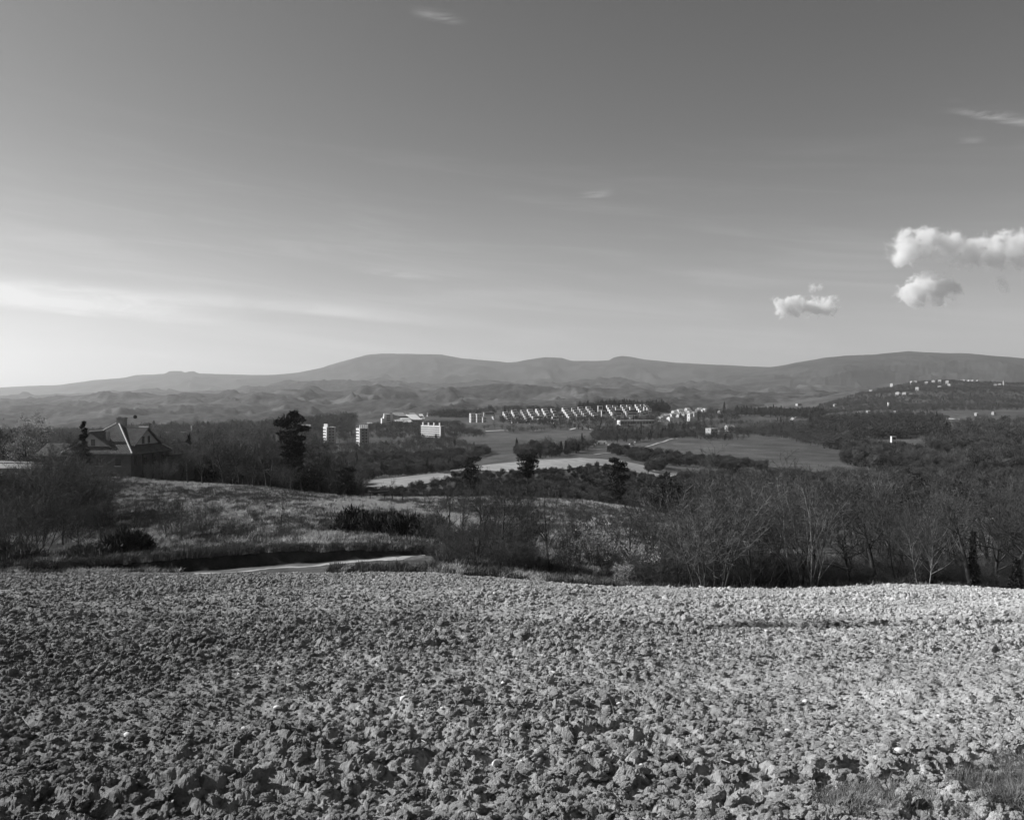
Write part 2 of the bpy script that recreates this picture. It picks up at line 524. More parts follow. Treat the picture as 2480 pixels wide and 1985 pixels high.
# ------------------------------------------------------------------ wide ground: meadow, valley, hillsides
cols = np.linspace(-990, 3470, 740)
rws = np.concatenate([np.linspace(44.5, 52.6, 34), np.linspace(52.7, 54.4, 30), np.linspace(54.5, 60, 24), np.exp(np.linspace(math.log(60.5), math.log(3090), 330))])
XX = (cols[None, :] - 1240) / FPX * rws[:, None]
YY = np.repeat(rws[:, None], len(cols), 1)
ZZ = G(XX, YY)
ZZ = np.where(YY < 46.5, ZZ - 0.25, ZZ)
me = grid_mesh("meadow_ground", np.stack([XX, YY, ZZ], -1), M_LAND)
px_, py_ = proj(XX, YY, ZZ)
tone = np.full(XX.shape, 0.15)
tone = np.where(YY > 165, 0.085, tone)
tone = np.where(YY < 52, 0.10, tone)
# land cover seen from the field: grassy fields a little lighter than the woods' floor
COVER = [  # (tone, polygon, nearest, farthest)
    (0.085, [(1180, 1060), (1290, 1035), (1420, 1040), (1480, 1052), (1440, 1075), (1340, 1085), (1180, 1098)], 520, 1300),
    (0.09, [(1640, 1060), (1740, 1068), (1880, 1092), (2060, 1098), (2060, 1130), (1900, 1130), (1780, 1105), (1620, 1085)], 420, 1100),
    (0.10, [(1570, 1115), (1640, 1130), (1830, 1140), (1900, 1150), (1700, 1165), (1600, 1150)], 330, 700),
    (0.075, [(1440, 1080), (1620, 1060), (1640, 1085), (1500, 1105)], 420, 1100),
    (0.08, [(1700, 1040), (1900, 1042), (2000, 1075), (2060, 1098), (1880, 1092), (1740, 1066)], 500, 1300),
    (0.11, [(2250, 1005), (2480, 1015), (2480, 1035), (2300, 1020)], 900, 1800),
    (0.16, [(2150, 960), (2220, 950), (2190, 962)], 1500, 2700),
]
for tv, pl, y0, y1 in COVER:
    tone = np.where(inside(px_, py_, pl) & (YY > y0) & (YY < y1), tv, tone)
# dry pale grass in drifts across the meadow
dry = fbm(XX / 7, YY / 16, 41, 4) + 0.6 * fbm(XX / 1.1, YY / 2.6, 44, 3)
tone = np.where((YY > 57) & (YY < 165), tone * np.clip(1.25 + 1.5 * dry, 0.45, 2.3), tone)
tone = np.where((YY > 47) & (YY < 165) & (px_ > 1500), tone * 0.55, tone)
tone = np.where((YY > 53.3) & (YY < 54.1), 0.035, tone)  # the bank's shaded face, its shade painted in as a dark tone
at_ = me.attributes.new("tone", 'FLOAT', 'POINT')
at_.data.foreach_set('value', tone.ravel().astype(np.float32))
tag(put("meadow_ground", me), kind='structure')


def sheet(name, mat, xs, ynear, yfar, lift=0.06, nr=12, kind='structure'):
    """a strip of ground cover following the land between two distances per column"""
    xs = np.asarray(xs, float)
    P = []
    for k in range(nr):
        w = k / (nr - 1)
        Yk = np.asarray(ynear) * (1 - w) + np.asarray(yfar) * w
        X = (xs - 1240) / FPX * Yk
        P.append(np.stack([X, Yk, G(X, Yk) + lift], -1))
    return tag(put(name, grid_mesh(name, np.array(P), mat)), kind=kind)


# the pale bare field across the valley
xs = np.linspace(862, 1100, 60)
yn = np.array([hit(x, np.interp(x, [862, 930, 1000, 1100], [1178, 1188, 1180, 1158]), 250, 1000)[1] for x in xs])
yf = np.array([hit(x, np.interp(x, [862, 960, 1060, 1090, 1100], [1168, 1158, 1147, 1150, 1156]), 250, 1000)[1] for x in xs])
sheet("bare_field", M_FIELD2, xs, np.minimum(yn, yf), np.maximum(yf, yn + 0.5), 0.40)
xs = np.linspace(1090, 1640, 140)
yn = np.array([hit(x, np.interp(x, [1090, 1160, 1250, 1370, 1440, 1480, 1560, 1610, 1640], [1143, 1140, 1146, 1138, 1128, 1132, 1150, 1160, 1152]), 250, 1000)[1] for x in xs])
yf = np.array([hit(x, np.interp(x, [1090, 1170, 1290, 1380, 1460, 1520, 1560, 1600, 1640], [1138, 1128, 1116, 1112, 1106, 1113, 1128, 1138, 1146]), 250, 1000)[1] for x in xs])
yf = np.minimum(yf, 448.0); yn = np.minimum(yn, 440.0)
for _a in (yn, yf):
    _a[2:-2] = np.median(np.stack([_a[k:len(_a) - 4 + k] for k in range(5)]), 0)
sheet("bare_field", M_FIELD2, xs, np.minimum(yn, yf), np.maximum(yf, yn + 0.5), 0.40)
# dirt track along the field's far edge, ending at the bank
xs = np.linspace(470, 1030, 120)
sheet("dirt_track", M_TRACK, xs, np.interp(xs, [470, 640, 900, 1030], [48.9, 50.3, 51.6, 52.9]) + 1.1 * fbm(xs / 60, xs * 0, 5, 4), np.interp(xs, [470, 640, 900, 1030], [50.2, 51.8, 53.1, 53.2]) + 0.8 * np.minimum(0, fbm(xs / 45, xs * 0, 6, 4)), 0.02, 8)

# ------------------------------------------------------------------ far hills and mountains
def hill_mix(q, co, v):
    vo = q.node('ShaderNodeTexVoronoi', feature='F1')
    vo.inputs['Scale'].default_value = 0.0042
    q.t.links.new(co, vo.inputs['Vector'])
    se = q.node('ShaderNodeSeparateColor'); q.t.links.new(vo.outputs['Color'], se.inputs[0])
    n1 = q.noise(co, 0.0022, 5, 0.6, 0.5); n2 = q.noise(co, 0.03, 6, 0.7)
    fields = q.m('MULTIPLY', q.smooth(se.outputs[0], 0.45, 0.62), q.smooth(n1, 0.46, 0.60))
    v = q.m('ADD', q.m('MULTIPLY', v, q.smooth(n2, 0.36, 0.64, 0.35, 1.7)), q.m('MULTIPLY', fields, 0.055))
    return v


M_HILL = material("far_hill", 0.036, extra=hill_mix)
M_MOUNT = material("mountain", 0.045, var=0.6, scale=0.0035, detail=9)


def ridge(name, Y, prof, depth_f, depth_b, foot, seed, rough, mat, nc=420, nr=40, wl=None, crest_noise=0.0):
    """a range of hills: crest along a profile (photo px), foreslope towards the viewer, backslope behind"""
    px = np.array([p[0] for p in prof], float); py = np.array([p[1] for p in prof], float)
    xs = np.linspace(px[0], px[-1], nc)
    zc = -(np.interp(xs, px, py) - HOR) / FPX * Y
    wl = wl or Y * 0.12
    ks = np.exp(-0.5 * (np.arange(-14, 15) / 6.0) ** 2); ks /= ks.sum()
    zs = np.convolve(np.pad(zc, 14, mode='edge'), ks, 'valid')       # the slopes below follow a softer line than the crest itself
    X0 = (xs - 1240) / FPX * Y
    zc = zc + crest_noise * fbm(X0 / (wl * 0.25), X0 * 0 + seed, seed, 5, 0.55)
    P = []
    for k in range(nr):
        w = k / (nr - 1) * 2 - 1               # -1 front foot, 0 crest, 1 back foot
        Yk = Y + (depth_f * w if w < 0 else depth_b * w)
        X = (xs - 1240) / FPX * Y * (Yk / Y)
        zfoot = -(foot - HOR) / FPX * Y
        s = abs(w)
        prof_w = 1 - s ** 1.25 if w < 0 else 1 - s ** 1.1
        z = zfoot + (zs - zfoot) * prof_w + (zc - zs) * np.exp(-(s / 0.05) ** 2)
        hgt = np.maximum(zc - zfoot, 1)
        z = z + hgt * rough * ridged(X / wl + 0.35 * fbm(X / wl, np.full_like(X, Yk) / wl, seed + 3, 3), np.full_like(X, Yk) / wl, seed, 7, 0.58) * s ** 1.0 * (1.15 - s * 0.6)
        P.append(np.stack([X, np.full_like(X, Yk), z], -1))
    return tag(put(name, grid_mesh(name, np.array(P), mat)), kind='structure')


MT = [(-1500, 985), (-700, 975), (-300, 952), (0, 938), (60, 935), (140, 932), (230, 920), (300, 915), (330, 908), (400, 905), (410, 898.5), (442, 898), (448, 903), (456, 899), (470, 898), (480, 904), (560, 906), (650, 909), (720, 902), (780, 890), (840, 872), (890, 858), (930, 856), (1000, 857), (1070, 858), (1120, 868), (1240, 878), (1270, 872), (1320, 864), (1360, 866), (1385, 874), (1440, 874), (1475, 873), (1485, 865), (1505, 861), (1530, 864), (1560, 870), (1640, 878), (1720, 882), (1800, 886), (1865, 889), (1950, 893), (2100, 900), (2480, 915), (3100, 930)]
ridge("mountain_range", 11000, MT, 2600, 1200, 1000, 21, 0.19, M_MOUNT, 760, 84, 900, 5)
MT2 = [(1640, 930), (1760, 905), (1865, 889), (1930, 878), (2000, 866), (2050, 861), (2120, 858), (2200, 850), (2250, 853), (2340, 856), (2400, 861), (2480, 867), (2700, 885), (3200, 900)]
ridge("mountain_range", 8600, MT2, 2600, 1000, 985, 33, 0.17, M_MOUNT, 520, 84, 800, 5)
R1 = [(-1400, 975), (-700, 968), (0, 960), (300, 945), (520, 948), (620, 936), (707, 921), (760, 923), (817, 917), (870, 924), (920, 918), (1000, 925), (1100, 924), (1200, 922), (1300, 930), (1384, 926), (1487, 917), (1585, 934), (1700, 925), (1800, 940), (1930, 928), (2050, 935), (2200, 925), (2480, 930), (3100, 940)]
ridge("far_hills", 6900, R1, 1300, 900, 1010, 43, 0.42, M_HILL, 660, 70, 520, 40)
R2 = [(-1400, 990), (-700, 985), (0, 964), (130, 966), (220, 951), (282, 948), (356, 956), (425, 953), (500, 947), (552, 948), (598, 956), (640, 950), (684, 946), (736, 939), (776, 948), (851, 944), (914, 928), (950, 938), (1035, 941), (1150, 938), (1196, 929), (1240, 934), (1320, 941), (1430, 935), (1560, 948), (1757, 945), (1900, 950), (2100, 945), (2480, 950), (3100, 960)]
ridge("far_hills", 4300, R2, 1100, 700, 1030, 53, 0.5, M_HILL, 660, 70, 420, 36)
R3 = [(-1400, 995), (-700, 990), (0, 985), (110, 978), (200, 984), (320, 975), (410, 978), (470, 970), (560, 976), (650, 985), (680, 968), (760, 978), (860, 975), (960, 963), (1060, 975), (1180, 965), (1300, 972), (1420, 962), (1600, 968), (1800, 962), (1960, 958), (2100, 965), (2480, 970), (3100, 980)]
ridge("far_hills", 3300, R3, 900, 600, 1045, 63, 0.52, M_HILL, 660, 70, 330, 26)
R4 = [(-1400, 1015), (-700, 1012), (0, 1000), (120, 1015), (250, 1000), (380, 1006), (520, 995), (600, 1003), (672, 990), (760, 1003), (850, 1008), (960, 990), (1080, 985), (1200, 992), (1330, 982), (1500, 990), (1700, 980), (1850, 975), (2000, 985), (2480, 990), (3100, 1000)]
ridge("far_hills", 2650, R4, 600, 400, 1060, 73, 0.5, M_HILL, 660, 70, 260, 18)

# ------------------------------------------------------------------ the air
hz_me = MB().box(-16000, 16000, -60, 12900, -420, 600).mesh("haze")
hm = bpy.data.materials.new("haze"); hm.use_nodes = True
for n in list(hm.node_tree.nodes): hm.node_tree.nodes.remove(n)
hv = hm.node_tree.nodes.new('ShaderNodeVolumePrincipled')
hv.inputs['Color'].default_value = (0.95, 0.95, 0.95, 1)
hv.inputs['Density'].default_value = 0.000056
hv.inputs['Anisotropy'].default_value = 0.45
ho = hm.node_tree.nodes.new('ShaderNodeOutputMaterial')
hm.node_tree.links.new(hv.outputs[0], ho.inputs['Volume'])
hz_me.materials.append(hm)
tag(put("haze", hz_me), kind='stuff')
# ------------------------------------------------------------------ the ploughed field
fc = np.linspace(-720, 3200, 1060)
fr = np.concatenate([np.exp(np.linspace(math.log(1.1), math.log(4.8), 70, endpoint=False)), np.exp(np.linspace(math.log(4.8), math.log(46.6), 640))])
FX = (fc[None, :] - 1240) / FPX * fr[:, None]
FY = np.repeat(fr[:, None], len(fc), 1)


def furrow(X, Y):
    """a shallow wheel rut crossing the field, and low swells left by the plough"""
    yc = 15.3 + 0.06 * X + 0.25 * np.sin(X / 1.1)
    rut = -0.26 * np.exp(-((Y - yc) / 0.20) ** 2) * np.clip((X - 0.3) / 1.5, 0, 1) * np.clip((11 - X) / 3, 0, 1)
    rut += 0.05 * np.exp(-((Y - yc - 0.5) / 0.3) ** 2) * np.clip((X - 0.3) / 1.5, 0, 1) * np.clip((11 - X) / 3, 0, 1)
    return rut + 0.16 * fbm(X / 3.4, Y / 2.2, 91, 3) + 0.05 * np.sin((Y - 0.12 * X) * 2 * math.pi / 1.15 + 2 * fbm(X / 2, Y / 2, 95, 2))


def soil(X, Y):
    wx = X + 0.10 * fbm(X / 0.30, Y / 0.30, 201, 3); wy = Y + 0.10 * fbm(X / 0.30 + 40, Y / 0.30, 207, 3)
    patch = np.clip(0.75 + 1.3 * fbm(X / 2.6, Y / 2.6, 77, 3), 0.25, 1.3)
    h = 0.17 * 0.36 * lumps(wx / 0.17, wy / 0.17, 301, 0.6) * patch
    h = np.maximum(h, 0.085 * 0.50 * lumps(wx / 0.085 + 9, wy / 0.085, 311, 0.6) * patch)
    # crumbled surface: sharp-edged noise at every scale
    b1 = np.abs(vnoise(wx / 0.12, wy / 0.12, 341)) + 0.6 * np.abs(vnoise(wx / 0.055, wy / 0.055, 343)) + 0.38 * np.abs(vnoise(wx / 0.027, wy / 0.027, 345)) + 0.22 * np.abs(vnoise(X / 0.015, Y / 0.015, 347))
    h = h + 0.040 * (0.45 - b1) * (0.55 + 0.6 * patch)
    h = h + 0.042 * fbm(X / 0.4, Y / 0.4, 331, 5, 0.6)
    return h


def F(X, Y):
    return H(X, Y) + (furrow(X, Y) + soil(X, Y)) * np.clip((47.5 - Y) / 3, 0.25, 1)


FZ = F(FX, FY)
FZ = np.where(FY > 46.2, FZ - 0.35, FZ)
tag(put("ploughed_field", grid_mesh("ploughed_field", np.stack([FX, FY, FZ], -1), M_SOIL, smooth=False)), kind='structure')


def clod_mesh(name, seed, sub, mat, rough=0.34, flat=0.75):
    import bmesh
    bm = bmesh.new()
    bmesh.ops.create_icosphere(bm, subdivisions=sub, radius=1.0)
    co = np.array([v.co[:] for v in bm.verts])
    rr = np.random.default_rng(seed)
    off = rr.uniform(0, 50, 3)
    d = np.zeros(len(co))
    # broken faces: cut by random planes
    for k in range(2 if rough > 0.2 else 9):
        n = rr.normal(size=3); n /= np.linalg.norm(n)
        c = rr.uniform(0.55, 0.92)
        s = co @ n
        co = co - np.outer(np.maximum(0, s - c) * 0.85, n)
    for o, (fq, am) in enumerate(((1.1, rough * 1.3), (2.6, rough * 0.9), (5.7, rough * 0.62), (11.0, rough * 0.34))):
        q = co * fq + off + o * 7
        d = d + am * (vnoise(q[:, 0] + q[:, 2] * 0.73, q[:, 1] - q[:, 2] * 0.61, seed + o) + vnoise(q[:, 2] + 3.3, q[:, 0] * 0.8 + q[:, 1] * 0.5, seed + 5 + o))
    co = co * np.maximum(0.35, 1 + d)[:, None]
    co[:, 2] *= flat
    co *= rr.uniform(0.8, 1.2, 3)
    for v, c in zip(bm.verts, co): v.co = c
    me = bpy.data.meshes.new(name)
    bm.to_mesh(me); bm.free()
    me.materials.append(mat)
    return me


def scatter(name, pts, rot, scl, protos, pick=None, kind='stuff', seed=1):
    """instances of PROTOS on points (geometry nodes), as ONE object of kind stuff"""
    me = bpy.data.meshes.new(name)
    n = len(pts)
    me.vertices.add(n); me.vertices.foreach_set('co', np.asarray(pts, np.float32).ravel())
    a = me.attributes.new("rot", 'FLOAT_VECTOR', 'POINT'); a.data.foreach_set('vector', np.asarray(rot, np.float32).ravel())
    a = me.attributes.new("siz", 'FLOAT_VECTOR', 'POINT'); a.data.foreach_set('vector', np.asarray(scl, np.float32).ravel())
    if pick is None: pick = np.random.default_rng(seed).integers(0, len(protos), n)
    a = me.attributes.new("pick", 'INT', 'POINT'); a.data.foreach_set('value', np.asarray(pick, np.int32))
    o = put(name, me)
    ng = bpy.data.node_groups.new(name, 'GeometryNodeTree')
    ng.interface.new_socket("Geometry", in_out='INPUT', socket_type='NodeSocketGeometry')
    ng.interface.new_socket("Geometry", in_out='OUTPUT', socket_type='NodeSocketGeometry')
    gi = ng.nodes.new('NodeGroupInput'); go = ng.nodes.new('NodeGroupOutput')
    coll = bpy.data.collections.new(name + "_kinds")
    for k, m in enumerate(protos):
        coll.objects.link(bpy.data.objects.new(f"{name}_kind_{k:02d}", m))
    ci = ng.nodes.new('GeometryNodeCollectionInfo')
    ci.inputs['Collection'].default_value = coll
    ci.inputs['Separate Children'].default_value = True
    ci.inputs['Reset Children'].default_value = True
    ip = ng.nodes.new('GeometryNodeInstanceOnPoints')
    ip.inputs['Pick Instance'].default_value = True
    def attr(nm, dt):
        x = ng.nodes.new('GeometryNodeInputNamedAttribute'); x.data_type = dt
        x.inputs['Name'].default_value = nm
        return x.outputs['Attribute']
    e2r = ng.nodes.new('FunctionNodeEulerToRotation')
    ng.links.new(attr("rot", 'FLOAT_VECTOR'), e2r.inputs[0])
    ng.links.new(gi.outputs[0], ip.inputs['Points'])
    ng.links.new(ci.outputs[0], ip.inputs['Instance'])
    ng.links.new(attr("pick", 'INT'), ip.inputs['Instance Index'])
    ng.links.new(e2r.outputs[0], ip.inputs['Rotation'])
    ng.links.new(attr("siz", 'FLOAT_VECTOR'), ip.inputs['Scale'])
    ng.links.new(ip.outputs[0], go.inputs[0])
    md = o.modifiers.new("scatter", 'NODES'); md.node_group = ng
    return tag(o, kind=kind)


def field_points(n, y0, y1, rng, over=420):
    """points spread evenly over the field's area between two distances"""
    Y = np.sqrt(rng.uniform(y0 * y0, y1 * y1, n))
    xs = rng.uniform(-over, 2480 + over, n)
    return (xs - 1240) / FPX * Y, Y


clods_hi = [clod_mesh("clod", 400 + k, 4, M_CLOD, 0.27) for k in range(8)]
clods_lo = [clod_mesh("clod", 500 + k, 2, M_CLOD, 0.42) for k in range(8)]


def lay_clods(name, n, y0, y1, r0, r1, power, protos, seed, sink=0.35, thin=None):
    rng = np.random.default_rng(seed)
    X, Y = field_points(n, y0, y1, rng)
    if thin is not None:
        keep = rng.random(n) < thin(X, Y); X, Y = X[keep], Y[keep]
    m = len(X)
    r = r0 * (r1 / r0) ** (rng.random(m) ** power)
    r = r * np.clip(0.95 + 0.6 * fbm(X / 2.6, Y / 2.6, 77, 3), 0.6, 1.4)
    Z = F(X, Y) - r * sink + r * 0.62
    rot = np.stack([rng.normal(0, 0.5, m), rng.normal(0, 0.5, m), rng.uniform(0, 6.28, m)], -1)
    s = np.stack([r * rng.uniform(0.75, 1.35, m), r * rng.uniform(0.75, 1.2, m), r * rng.uniform(0.7, 1.15, m)], -1)
    return scatter(name, np.stack([X, Y, Z], -1), rot, s, protos, None, seed=seed)


patchy = lambda X, Y: np.clip(0.85 + 1.3 * fbm(X / 1.9, Y / 1.9, 78, 3), 0.3, 1)
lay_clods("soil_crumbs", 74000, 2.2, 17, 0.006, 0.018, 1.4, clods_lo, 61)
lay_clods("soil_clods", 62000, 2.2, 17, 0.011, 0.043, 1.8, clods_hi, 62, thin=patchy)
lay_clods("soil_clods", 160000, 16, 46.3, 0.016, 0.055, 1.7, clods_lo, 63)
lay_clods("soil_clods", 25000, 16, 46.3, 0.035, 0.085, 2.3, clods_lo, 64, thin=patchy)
# ------------------------------------------------------------------ roads across the valley
def road(name, pts, width, mat, ymin, ymax, lift=0.25):
    """pts: photo px along the road; each is dropped on the ground, then a strip is laid through them"""
    P = [Vector(hit(x, y, ymin, ymax)) for x, y in pts]
    Q = []
    for a, b in zip(P[:-1], P[1:]):
        n = max(2, int((b - a).length / 8))
        for k in range(n): Q.append(a.lerp(b, k / n))
    Q.append(P[-1])
    L = []; R = []
    for k, p in enumerate(Q):
        t = (Q[min(k + 1, len(Q) - 1)] - Q[max(k - 1, 0)]); t.z = 0; t.normalize()
        n = Vector((-t.y, t.x, 0)) * width / 2
        for s, out in ((1, L), (-1, R)):
            e = p + n * s
            out.append((e.x, e.y, float(G(np.array([e.x]), np.array([e.y]))[0]) + lift))
    me = grid_mesh(name, np.array([R, L]), mat)
    return tag(put(name, me), kind='structure')


M_ROAD = material("gravel_road", 0.52, var=0.15, scale=0.4)
road("country_road", [(1903, 1026), (1908, 1022), (1917, 1016), (1928, 1009)], 6.0, M_ROAD, 900, 2000, 0.6)
road("country_road", [(1878, 1029), (1900, 1035), (1922, 1039), (1940, 1045)], 4.0, M_ROAD, 600, 1500, 0.5)
road("country_road", [(1380, 1041), (1396, 1037), (1420, 1038), (1445, 1043)], 3.5, M_ROAD, 700, 1500, 0.4)
road("country_road", [(1175, 1045), (1230, 1043)], 4.0, M_ROAD, 700, 1500, 0.4)
road("country_road", [(1720, 1046), (1790, 1045), (1850, 1047)], 2.6, M_ROAD, 600, 1500, 0.4)
road("country_road", [(2255, 1010), (2290, 1013), (2340, 1016)], 8.0, M_ROAD, 900, 2000, 0.5)
road("country_road", [(1440, 1101), (1500, 1095), (1560, 1085), (1640, 1062)], 2.2, M_TRACK, 540, 1300, 0.3)

# ------------------------------------------------------------------ building materials
M_WHITE = material("white_render", 0.56, var=0.06, scale=0.4)
M_PALE = material("pale_render", 0.40, var=0.10, scale=0.4)
M_BRICKW = material("brick_wall", 0.22, var=0.15, scale=0.6)
M_CONC = material("concrete", 0.30, var=0.12, scale=0.3)
M_WALLD = material("dark_brick", 0.10, var=0.2, scale=0.8)
M_PLASTER = material("grey_plaster", 0.33, var=0.15, scale=0.8)
M_GLASS = material("dark_glass", 0.03, rough=0.15, spec=0.5)
M_DARK = material("dark_timber", 0.05, var=0.2, scale=3)
M_METAL = material("white_metal", 0.75, rough=0.4, spec=0.4)


def tile_mix(q, co, v):
    n = q.noise(co, 6.0, 3, 0.6)
    return q.m('MULTIPLY', v, q.smooth(n, 0.3, 0.7, 0.7, 1.3))


M_TILE = material("clay_tile", 0.15, extra=tile_mix, var=0.2, scale=0.7)
M_TILE3 = material("dark_tile", 0.075, var=0.3, scale=2.0)  # darker tile tone for the roof of one wing
M_TILE2 = material("roof_tile", 0.22, var=0.25, scale=0.5)
M_RIDGE = material("ridge_tile", 0.45, var=0.12, scale=2.0)
M_ROOFW = material("pale_roofing", 0.46, var=0.10, scale=0.2)

# ------------------------------------------------------------------ the villa at the meadow's edge
def villa():
    Y0 = 150.0
    ze = zrow(1099, Y0)                     # eaves
    za = zrow(1023, Y0 + 8)                 # apex
    corner = ((320 - 1240) / FPX * Y0, Y0)
    th = math.radians(-8)
    gz = at(320, Y0)[2]
    root = thing("villa", "hip-roofed villa with tiled dormers and a broad chimney at the meadow's edge", "house", (corner[0], corner[1], ze), th)
    S = 13.0                                # plan: x -S..0, y 0..S in the villa's own axes, nearest corner at the origin
    hgt = za - ze
    c = (-S / 2, S / 2)
    wb = gz - 2.0 - ze
    put("wall", MB().box(-S + 0.7, -0.7, 0.7, S - 0.7, wb, -0.12).mesh("wall", M_WALLD), root)
    # four roof planes with thickness, clad below in rows of tiles
    ap = (c[0], c[1], hgt)
    cn = [(0, 0, 0), (0, S, 0), (-S, S, 0), (-S, 0, 0)]
    mb = MB()
    for k in range(4):
        a, b = cn[k], cn[(k + 1) % 4]
        mb.solid([a, b, ap, (a[0], a[1], -0.14), (b[0], b[1], -0.14), (ap[0], ap[1], hgt - 0.2)], ((0, 1, 2), (0, 3, 4, 1), (3, 5, 4)))
    roof = put("roof", mb.mesh("roof", M_TILE), root)
    # tile courses: half-round rows running down the slopes, proud of the roof planes
    tl = MB()
    for axis in (0, 1):
        n = 44
        for k in range(1, n):
            t = -S * k / n if axis == 0 else S * k / n
            u = min(abs(t), S - abs(t))      # how far up the slope this row reaches
            top = u / (S / 2) * hgt
            if axis == 0: a = (t, 0.02, 0.03); b = (t, u, top + 0.03)
            else: a = (-0.02, t, 0.03); b = (-u, t, top + 0.03)
            tl.tube([a, b], [0.085, 0.085], 4, False)
    put("tile_row", tl.mesh("tile_row", M_TILE), roof)['kind'] = 'stuff'
    for k in range(4):
        a = cn[k]
        put("ridge_cap", MB().tube([(a[0], a[1], 0.08), (ap[0], ap[1], hgt + 0.08)], [0.15, 0.15], 6).mesh("ridge_cap", M_RIDGE), roof)
    put("eaves", MB().box(-S - 0.05, 0.05, -0.05, 0.12, -0.34, -0.145).box(-0.12, 0.05, 0.122, S, -0.34, -0.145).mesh("eaves", M_DARK), root)

    def gable_dormer(ax, pos, width, height, depth, base, win):
        """gable on the front (ax 0) or the flank (ax 1)"""
        d = put("dormer", None, root)
        if ax == 0: d.location = (pos, 0, base); d.rotation_euler = (0, 0, 0)
        else: d.location = (0, pos, base); d.rotation_euler = (0, 0, math.radians(90))
        w = width / 2
        off = base / hgt * (S / 2)           # where the roof plane is at this height
        y0 = off - 0.5
        put("gable_wall", MB().solid([(-w, y0, 0), (w, y0, 0), (0, y0, height), (-w, y0 + 0.3, 0), (w, y0 + 0.3, 0), (0, y0 + 0.3, height)], ((0, 1, 2), (3, 5, 4), (0, 3, 4, 1), (1, 4, 5, 2), (2, 5, 3, 0))).mesh("gable_wall", M_PLASTER), d)
        yr = y0 + depth
        rb = MB()
        for sg in (-1, 1):
            e = w + 0.45; ez = -0.45 * height / w
            p = [(sg * e, y0 - 0.5, ez + 0.05), (0, y0 - 0.5, height + 0.05), (0, yr, height + 0.05), (sg * e, yr - 0.2, ez + 0.05)]
            q = [(a, b, z + 0.17) for a, b, z in p]
            rb.solid(p + q, ((0, 1, 2, 3), (4, 7, 6, 5), (0, 4, 5, 1), (1, 5, 6, 2), (2, 6, 7, 3), (3, 7, 4, 0)))
            for k in range(1, int(depth / 0.3)):
                y = y0 - 0.5 + k * 0.3
                if y < yr - 0.2:
                    rb.tube([(sg * e, y, ez + 0.24), (0, y, height + 0.24)], [0.085, 0.085], 4, False)
        put("dormer_roof", rb.mesh("dormer_roof", M_TILE), d)
        put("dormer_ridge", MB().tube([(0, y0 - 0.5, height + 0.27), (0, yr, height + 0.27)], [0.12, 0.12], 6).mesh("dormer_ridge", M_RIDGE), d)
        for wx, ww, wh, wz in win:
            put("window", MB().box(wx - ww / 2, wx + ww / 2, y0 - 0.04, y0 + 0.06, wz, wz + wh).mesh("window", M_GLASS), d)
    gable_dormer(0, -8.2, 7.2, 2.3, 4.6, 1.15, [(0.4, 0.75, 1.1, 0.12)])
    gable_dormer(1, 6.4, 8.2, 2.7, 5.2, 1.35, [(-0.9, 0.7, 1.25, 0.1), (0.9, 0.7, 1.25, 0.1)])
    ch = put("chimney", MB().box(c[0] - 0.2, c[0] + 1.3, c[1] - 0.4, c[1] + 0.5, hgt - 1.6, hgt + 0.75).mesh("chimney", M_BRICKW), root)
    put("chimney_cap", MB().box(c[0] - 0.3, c[0] + 1.4, c[1] - 0.5, c[1] + 0.6, hgt + 0.751, hgt + 0.88).box(c[0] - 0.1, c[0] + 0.35, c[1] - 0.2, c[1] + 0.3, hgt + 0.881, hgt + 1.05).box(c[0] + 0.75, c[0] + 1.2, c[1] - 0.2, c[1] + 0.3, hgt + 0.881, hgt + 1.0).mesh("chimney_cap", M_BRICKW), ch)
    put("chimney", MB().box(-5.9, -5.45, 1.7, 2.3, 1.6, 3.7).mesh("chimney", M_BRICKW), root)
    put("chimney", MB().box(-3.0, -2.4, 9.4, 9.9, 2.0, 4.9).mesh("chimney", M_BRICKW), root)
    # lower wing behind, to the flank
    wing = put("wing", MB().box(-4.5, -0.6, S - 0.5, S + 9.5, wb, -1.05).mesh("wing", M_WALLD), root)
    wr = MB().solid([(0.3, S - 0.6, -1.0), (0.3, S + 10, -1.0), (-2.5, S + 10, 0.7), (-2.5, S - 0.6, 0.7), (-5.3, S + 10, -1.0), (-5.3, S - 0.6, -1.0)], ((0, 1, 2, 3), (3, 2, 4, 5), (0, 3, 5), (1, 4, 2)))
    put("wing_roof", wr.mesh("wing_roof", M_TILE2), wing)
    wing2 = put("wing", MB().box(-S - 6, -S + 0.6, 2.2, 9.0, wb, -0.6).mesh("wing", M_WALLD), root)
    wr = MB().solid([(-S - 6.5, 1.6, -0.6), (-S + 1.5, 1.6, -0.6), (-S + 1.5, 9.6, -0.6), (-S - 6.5, 9.6, -0.6), (-S - 6.5, 5.6, 1.4), (-S + 4.5, 5.6, 1.4)], ((0, 1, 5, 4), (1, 2, 5), (2, 3, 4, 5), (3, 0, 4)))
    put("wing_roof", wr.mesh("wing_roof", M_TILE3), wing2)
    # doors and windows in the walls seen
    for (x, ww, zb, wh) in ((-3.0, 1.0, -2.1, 1.2), (-6.5, 1.0, -2.1, 1.2), (-10.0, 1.0, -2.1, 1.2)):
        f = put("window", MB().box(x - ww / 2, x + ww / 2, 0.66, 0.74, zb, zb + wh).mesh("window", M_GLASS), root)
        put("frame", MB().box(x - ww / 2 - 0.1, x + ww / 2 + 0.1, 0.62, 0.70, zb - 0.12, zb - 0.002).mesh("frame", M_PALE), f)
